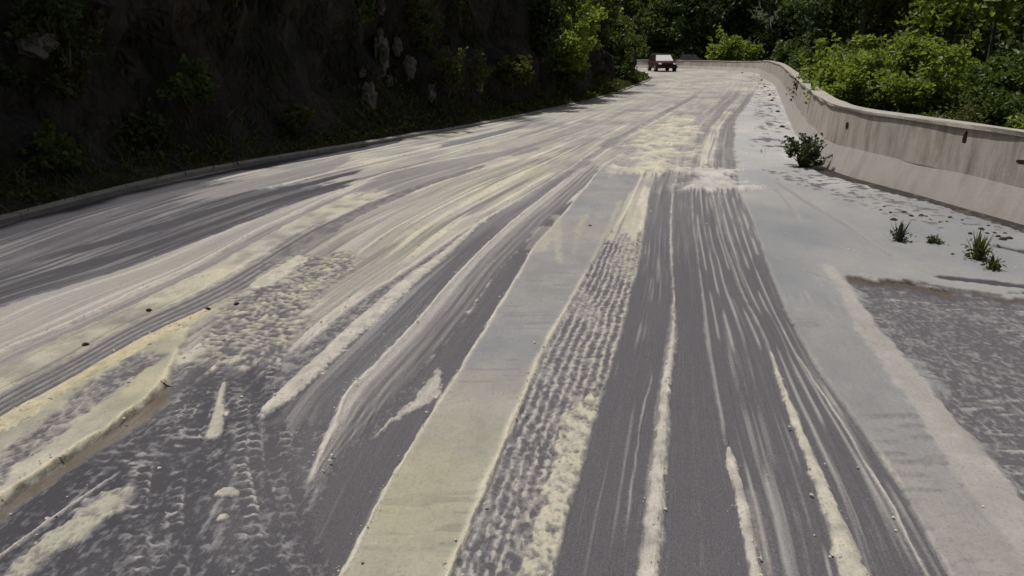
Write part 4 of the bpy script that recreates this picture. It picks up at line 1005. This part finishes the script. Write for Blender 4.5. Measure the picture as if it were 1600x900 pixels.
# green curtain at the end of the bank
for i, (px, py, k, rad, lm, n, lab) in enumerate([
    (968, 134, 9, (1.3, 1.6, 1.6), L_MID, 3200, 'green shrub at the tip of the bank where the road vanishes'),
    (960, 136, 17, (1.5, 1.8, 1.8), L_OLIVE, 3400, 'olive shrub hanging high at the tip of the bank'),
    (950, 150, 14, (1.2, 1.8, 2.0), L_MID, 3600, 'tall green creeper curtain beside the olive shrub'),
    (935, 155, 8, (0.9, 1.6, 0.8), L_DARK, 2000, 'dark green undergrowth below the creeper curtain'),
    (900, 164, 15, (1.0, 1.6, 1.6), L_BRIGHT, 2600, 'light leaved creeper draped down the shaded bank'),
    (890, 166, 8, (0.7, 1.2, 0.6), L_MID, 1500, 'low green ferny clump at the foot of the creeper'),
    (840, 176, 12, (0.7, 1.3, 1.2), L_DARK, 1800, 'dark shrub clinging to the rock left of the creeper'),
    (790, 187, 8, (0.6, 1.0, 0.5), L_OLIVE, 1200, 'small olive clump on the verge below the dark shrub'),
    (690, 206, 8, (0.5, 0.7, 0.75), L_OLIVE, 1300, 'yellow olive bush at the foot of the pale rock'),
    (660, 212, 12, (0.45, 0.8, 0.9), L_OLIVE, 1000, 'brown olive climber right of the pale rock'),
    (430, 250, 18, (0.4, 0.6, 0.5), L_MID, 500, 'sparse leafy sprig high on the dark rock'),
    (450, 247, 6, (0.35, 0.5, 0.25), L_OLIVE, 500, 'low yellowish clump where the kerb begins to curve'),
    (220, 291, 6, (0.35, 0.55, 0.28), L_WEED, 600, 'grey green weed patch on the verge above the kerb'),
    (60, 335, 6, (0.40, 0.6, 0.30), L_MID, 700, 'bluish green weed clump at the dark corner of the verge'),
    (60, 335, 12, (0.5, 0.6, 0.4), L_DARK, 500, 'dark drooping fern on the rock above the weed clump'),
]):
    bank_shrub(s_px(px, k), k, rad, lab, lm, n, 0.11 if py > 200 else 0.20, 200 + i, name='shrub' if k > 8 else 'undergrowth', cat='shrub' if k > 8 else 'undergrowth', out=0.15)

rb = random.Random(77)
for i in range(22):
    px = rb.uniform(-60, 840); py = np.interp(px, [-60, 0, 300, 600, 840], [368, 350, 273, 222, 177])
    bank_shrub(s_at(px, py), rb.randint(8, 20), (rb.uniform(.25, .5), rb.uniform(.4, .8), rb.uniform(.25, .7)), 'sparse dark fern clinging to the shaded rock bank', rb.choice([L_DARK, L_OLIVE, L_MID, L_WEED]), rb.randint(160, 420), 0.13, 400 + i, name='fern', cat='fern', out=0.05, group='ferns on the bank')
for i, (px, py, k, rad) in enumerate([(1000, 131, 13, (1.5, 1.9, 1.7)), (970, 144, 20, (1.4, 2.0, 1.8)), (930, 157, 20, (1.2, 1.9, 1.7)), (920, 160, 11, (0.9, 1.6, 1.2)), (870, 171, 20, (1.0, 1.7, 1.6))]):
    bank_shrub(s_at(px, py), k, rad, 'leafy green creeper mantling the end of the bank', [L_BRIGHT, L_OLIVE, L_MID][i % 3], 3000, 0.2, 450 + i, name='creeper', cat='creeper', out=0.2, group='creepers mantling the bank end')
# bank-top trees: crowns above view added to shade the rock, greenery towards the end
for i, (px, py) in enumerate([(0, 350), (300, 273), (520, 236), (680, 208), (800, 185), (880, 168), (945, 152), (990, 134)]):
    p, nn = bank_point(s_at(px, py), 34)
    tree('tree', (p.x, p.y, p.z - 0.5), 6.5, 3.4, 5.5, 'broadleaf tree leaning out from the bank top, added for shade and greenery', group='trees on the bank top', leaf=L_DARK if i < 4 else L_MID, n=4500, ncl=60, lsize=0.4, trunk_r=0.16, seed=300 + i, lean=(nn.x * 1.5, nn.y * 1.5), cz=1.8)
for i, y in enumerate((-4.0, 3.0)):
    tree('tree', (-16.0, y, 9.5), 6.5, 3.6, 6, 'broadleaf tree leaning out from the bank top, added for shade and greenery', group='trees on the bank top', leaf=L_DARK, n=3000, ncl=60, lsize=0.5, trunk_r=0.2, seed=320 + i, lean=(2.2, 0), cz=1.8)

# pale rock showing in the bank
def rock(px, py, k, dims, label, seed, group=None):
    p, nn = bank_point(s_px(px, k), k)
    rr = np.random.default_rng(seed)
    nu, nv = 16, 11
    th = np.linspace(0, 2 * np.pi, nu, endpoint=False); ph = np.linspace(0.12, np.pi - 0.12, nv)
    TH, PH = np.meshgrid(th, ph)
    q = 0.75 + 0.5 * rr.random((nv, nu)); q = np.round(q * 4) / 4 * 0.6 + q * 0.4
    V = np.stack([dims[0] * np.sin(PH) * np.cos(TH) * q, dims[1] * np.sin(PH) * np.sin(TH) * q, dims[2] * np.cos(PH) * q], -1).reshape(-1, 3)
    g = Geo(); g.loft([[tuple(V[j * nu + i]) for i in range(nu)] for j in range(nv)])
    o = link('rock', g.mesh('rock', False), M_PALEROCK)
    o.location = p + nn * 0.10; o['label'] = label; o['category'] = 'rock'
    if group: o['group'] = group
rock(590, 226, 10, (0.20, 0.30, 0.50), 'tall pale rock face bared in the dark bank', 1)
for i, (px, py, k) in enumerate([(598, 225, 12), (610, 222, 8), (622, 220, 11), (634, 217, 13), (586, 226, 14), (655, 213, 7), (566, 230, 9)]):
    rock(px, py, k, (0.10 + 0.02 * (i % 3), 0.13 + 0.02 * (i % 2), 0.13 + 0.05 * (i % 3)), 'small broken pale stone sticking out beside the tall rock face', 20 + i, 'stones beside the rock face')
rock(576, 228, 7, (0.20, 0.24, 0.40), 'narrow pale rock below the tall rock face', 2)
rock(640, 216, 9, (0.18, 0.22, 0.30), 'small pale rock half hidden right of the tall rock face', 3)
rock(742, 196, 7, (0.18, 0.26, 0.22), 'lone pale boulder at the foot of the bank', 4)
rock(30, 342, 11, (0.25, 0.35, 0.22), 'dull brown rock ledge above the weeds in the dark corner', 5)

# grass on the verge
r = np.random.default_rng(9)
n = 22000
si = r.integers(20, int(len(bs) * 0.86), n)
dd = 0.06 + 1.25 * r.random(n) ** 1.1
keep = fbm(bs[si] * 1.2, dd * 2.0, 151, 3) > 0.36
si, dd = si[keep], dd[keep]; n = len(si)
gxp = bp[si, 0] + bn[si, 0] * dd + r.normal(size=n) * 0.1; gyp = bp[si, 1] + bn[si, 1] * dd + r.normal(size=n) * 0.1
gz = np.interp(dd, d, z) - 0.03
gh = (0.05 + 0.15 * r.random(n)) * (0.5 + fbm(bs[si] * 0.7, dd, 153, 3)) * (0.6 + 0.5 * np.clip(dd, 0, 1))
ang = r.uniform(0, 6.283, n); wv = 0.005 + 0.0006 * np.clip(gyp, 0, 60)
b0 = np.stack([gxp, gyp, gz], 1); sx = np.stack([np.cos(ang) * wv, np.sin(ang) * wv, np.zeros(n)], 1)
ln_ = np.stack([r.normal(size=n) * 0.7, r.normal(size=n) * 0.7, np.ones(n)], 1) * gh[:, None]
tip = b0 + ln_; mdp = b0 + ln_ * 0.55 + np.stack([np.zeros(n), np.zeros(n), gh * 0.12], 1)
V = np.stack([b0 - sx, b0 + sx, mdp + sx * .8, mdp - sx * .8, tip + sx * .1, tip - sx * .1], 1).reshape(-1, 3)
i6 = (np.arange(n) * 6)[:, None]
F = np.vstack([i6 + np.array([0, 1, 2, 3]), i6 + np.array([3, 2, 4, 5])])
link('verge_grass', mesh_arrays('verge_grass', V, F, False), L_GRASS, None, kind='stuff', label='rough olive grass along the verge at the foot of the bank', category='grass')

n = 16000
si = r.integers(20, int(len(bs) * 0.86), n); dd = 0.10 + 1.3 * r.random(n)
keep = fbm(bs[si] * 0.9, dd * 1.6, 161, 3) > 0.47
si, dd = si[keep], dd[keep]; n = len(si)
wz = np.interp(dd, d, z) + r.random(n) ** 1.5 * 0.34 * fbm(bs[si] * 0.9, dd * 1.6, 163, 2)
leaf_mesh('verge_weeds', np.stack([bp[si, 0] + bn[si, 0] * dd, bp[si, 1] + bn[si, 1] * dd, wz], 1), 0.085 + 0.0022 * np.clip(bp[si, 1], 0, 60), L_OLIVE, None, 0.4, 0.6, 0.2, 17, kind='stuff', label='low leafy olive weeds among the grass of the shaded verge', category='weeds')

# ------------------------------------------------------------------ vehicles
P_RED = make_paint('dark_red_paint', (0.030, 0.004, 0.005), 0.6, 0.0, 0, 0.02)
P_BLACK = make_paint('black_trim', (0.012, 0.012, 0.013), 0.5, 0.0, 0, 0.1)
P_TYRE = make_paint('tyre_rubber', (0.014, 0.013, 0.013), 0.85, 0.0, 0, 0.15)
P_RIM = make_paint('wheel_rim', (0.28, 0.27, 0.27), 0.4, 0.0, 0.6, 0.3)
P_LAMP = make_paint('headlamp', (0.75, 0.74, 0.72), 0.12, 1.0, 0, 0.05)
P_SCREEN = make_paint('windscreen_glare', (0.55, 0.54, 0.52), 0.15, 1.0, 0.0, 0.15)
P_GLASS = make_paint('dark_side_glass', (0.015, 0.017, 0.018), 0.08, 0.5, 0, 0.1)
P_DARK = make_paint('dark_grey_paint', (0.02, 0.016, 0.015), 0.35, 0.4, 0, 0.1)

def suv(loc, rotz, label, body_m, roof_m, screen_m):
    """front towards -Y; 1.84 wide, 4.2 long, 1.72 high"""
    t = empty('car', loc, label, 'car', None, rotz)
    g = Geo()
    # lower body, lofted front to back
    secs = []
    for (y, w, zb, zt) in [(-2.10, 0.70, 0.42, 0.80), (-2.04, 0.84, 0.36, 0.94), (-1.6, 0.91, 0.34, 1.02), (-0.85, 0.92, 0.34, 1.07), (0.4, 0.92, 0.34, 1.08), (1.7, 0.91, 0.36, 1.08), (2.05, 0.84, 0.42, 1.02), (2.10, 0.74, 0.5, 0.95)]:
        secs.append([(-w, y, zb + 0.1), (-w + 0.07, y, zb), (w - 0.07, y, zb), (w, y, zb + 0.1), (w, y, zt - 0.16), (w - 0.06, y, zt - 0.02), (w * 0.5, y, zt), (-w * 0.5, y, zt), (-w + 0.06, y, zt - 0.02), (-w, y, zt - 0.16)])
    g.loft(secs); link('body', g.mesh('body'), body_m, t)
    # cabin
    g = Geo(); secs = []
    for (zz, ya, yb, w) in [(1.03, -0.98, 1.85, 0.86), (1.35, -0.62, 1.78, 0.79), (1.66, -0.30, 1.62, 0.70)]:
        secs.append([(-w, ya, zz), (w, ya, zz), (w, yb, zz), (-w, yb, zz)])
    g.loft(secs); cab = link('cabin', g.mesh('cabin', False), body_m, t)
    g = Geo(); g.loft([[(-0.71, -0.33, 1.655), (0.71, -0.33, 1.655), (0.71, 1.65, 1.655), (-0.71, 1.65, 1.655)], [(-0.66, -0.22, 1.715), (0.66, -0.22, 1.715), (0.66, 1.55, 1.715), (-0.66, 1.55, 1.715)]])
    link('roof', g.mesh('roof', False), roof_m, t)
    def quad(nm, a, b, c, d_, th, m, par=t):
        a, b, c, d_ = map(Vector, (a, b, c, d_)); nn = (b - a).cross(d_ - a).normalized() * th
        g = Geo(); g.loft([[a, b, c, d_], [a + nn, b + nn, c + nn, d_ + nn]]); return link(nm, g.mesh(nm, False), m, par)
    quad('windscreen', (-0.78, -0.965, 1.07), (0.78, -0.965, 1.07), (0.655, -0.325, 1.635), (-0.655, -0.325, 1.635), 0.018, screen_m)
    for sx in (-1, 1):
        w = lambda zz: np.interp(zz, [1.03, 1.35, 1.66], [0.86, 0.79, 0.70])
        for (y0, y1) in ((-0.55, 0.30), (0.38, 1.15), (1.22, 1.66)):
            q = [(sx * (w(1.10) + 0.004), y0, 1.10), (sx * (w(1.10) + 0.004), y1, 1.10), (sx * (w(1.58) + 0.004), min(y1, 1.6) , 1.58), (sx * (w(1.58) + 0.004), max(y0, -0.28), 1.58)]
            if sx < 0: q = [q[1], q[0], q[3], q[2]]
            quad('side_window', *q, 0.012, P_GLASS)
        # headlamps
        g = Geo(); g.loft([[(sx * 0.64 + 0.17 * math.cos(a), -2.02, 0.80 + 0.10 * math.sin(a)) for a in [k * math.pi / 6 for k in range(12)]], [(sx * 0.64 + 0.15 * math.cos(a), -2.105, 0.80 + 0.085 * math.sin(a)) for a in [k * math.pi / 6 for k in range(12)]]])
        link('headlight', g.mesh('headlight'), P_LAMP, t)
        g = Geo(); g.box((sx * 0.98, -0.62, 1.14), (0.17, 0.10, 0.14)); g.box((sx * 0.89, -0.62, 1.10), (0.10, 0.04, 0.04)); link('mirror', g.mesh('mirror', False), P_BLACK, t)
        for y in (-1.32, 1.32):
            g = Geo(); x0, x1 = sx * 0.70, sx * 0.945
            prof = [(x0, 0.20), (x0, 0.33), (x0 + sx * 0.03, 0.36), (x1 - sx * 0.03, 0.36), (x1, 0.33), (x1 - sx * 0.01, 0.21)]
            g.loft([[(px_, y + rr_ * math.cos(a), 0.355 + rr_ * math.sin(a)) for a in [k * math.pi / 9 for k in range(18)]] for px_, rr_ in prof])
            wh = link('wheel', g.mesh('wheel'), P_TYRE, t)
            g = Geo(); g.loft([[(x1 - sx * 0.02, y + rr_ * math.cos(a), 0.355 + rr_ * math.sin(a)) for a in [k * math.pi / 9 for k in range(18)]] for rr_ in (0.21, 0.20)], False)
            for sp in range(5):
                a = sp * 2 * math.pi / 5; g.tube([(x1 - sx * 0.015, y, 0.355), (x1 - sx * 0.02, y + 0.2 * math.cos(a), 0.355 + 0.2 * math.sin(a))], [0.045, 0.03], 6)
            link('rim', g.mesh('rim'), P_RIM, wh)
    g = Geo(); g.box((0, -2.09, 0.79), (0.92, 0.06, 0.16))
    for k in range(6): g.box((-0.38 + k * 0.152, -2.125, 0.79), (0.03, 0.02, 0.14))
    link('grille', g.mesh('grille', False), P_BLACK, t)
    g = Geo(); g.loft([[(-0.9, -2.0 + yy, zz) for yy, zz in ((0, 0.38), (-0.14, 0.40), (-0.16, 0.56), (0, 0.60))], [(0.9, -2.0 + yy, zz) for yy, zz in ((0, 0.38), (-0.14, 0.40), (-0.16, 0.56), (0, 0.60))]])
    link('bumper', g.mesh('bumper', False), P_BLACK, t)
    g = Geo()
    for sx in (-1, 1): g.tube([(sx * 0.6, -0.1, 1.78), (sx * 0.6, 1.45, 1.78)], [0.02, 0.02], 6)
    for y in (0.0, 0.65, 1.35):
        g.tube([(-0.6, y, 1.78), (0.6, y, 1.78)], [0.018, 0.018], 6)
        for sx in (-1, 1): g.tube([(sx * 0.6, y, 1.70), (sx * 0.6, y, 1.79)], [0.018, 0.018], 6)
    link('roof_rack', g.mesh('roof_rack'), P_BLACK, t)
    return t
cx, cy = ground_pt(1032, 111.5)
c1 = suv((cx + 0.1, cy, 0.01), R(3), 'dark red off-road car with glaring windscreen driving round the bend', P_RED, P_BLACK, P_SCREEN)
c1.scale = (1, 1, 0.86)
c2 = suv((20.6, 93.0, -0.22), R(40), 'dark car half hidden behind the far stretch of barrier', P_DARK, P_DARK, P_GLASS)
c2.scale = (1, 1, 0.86)
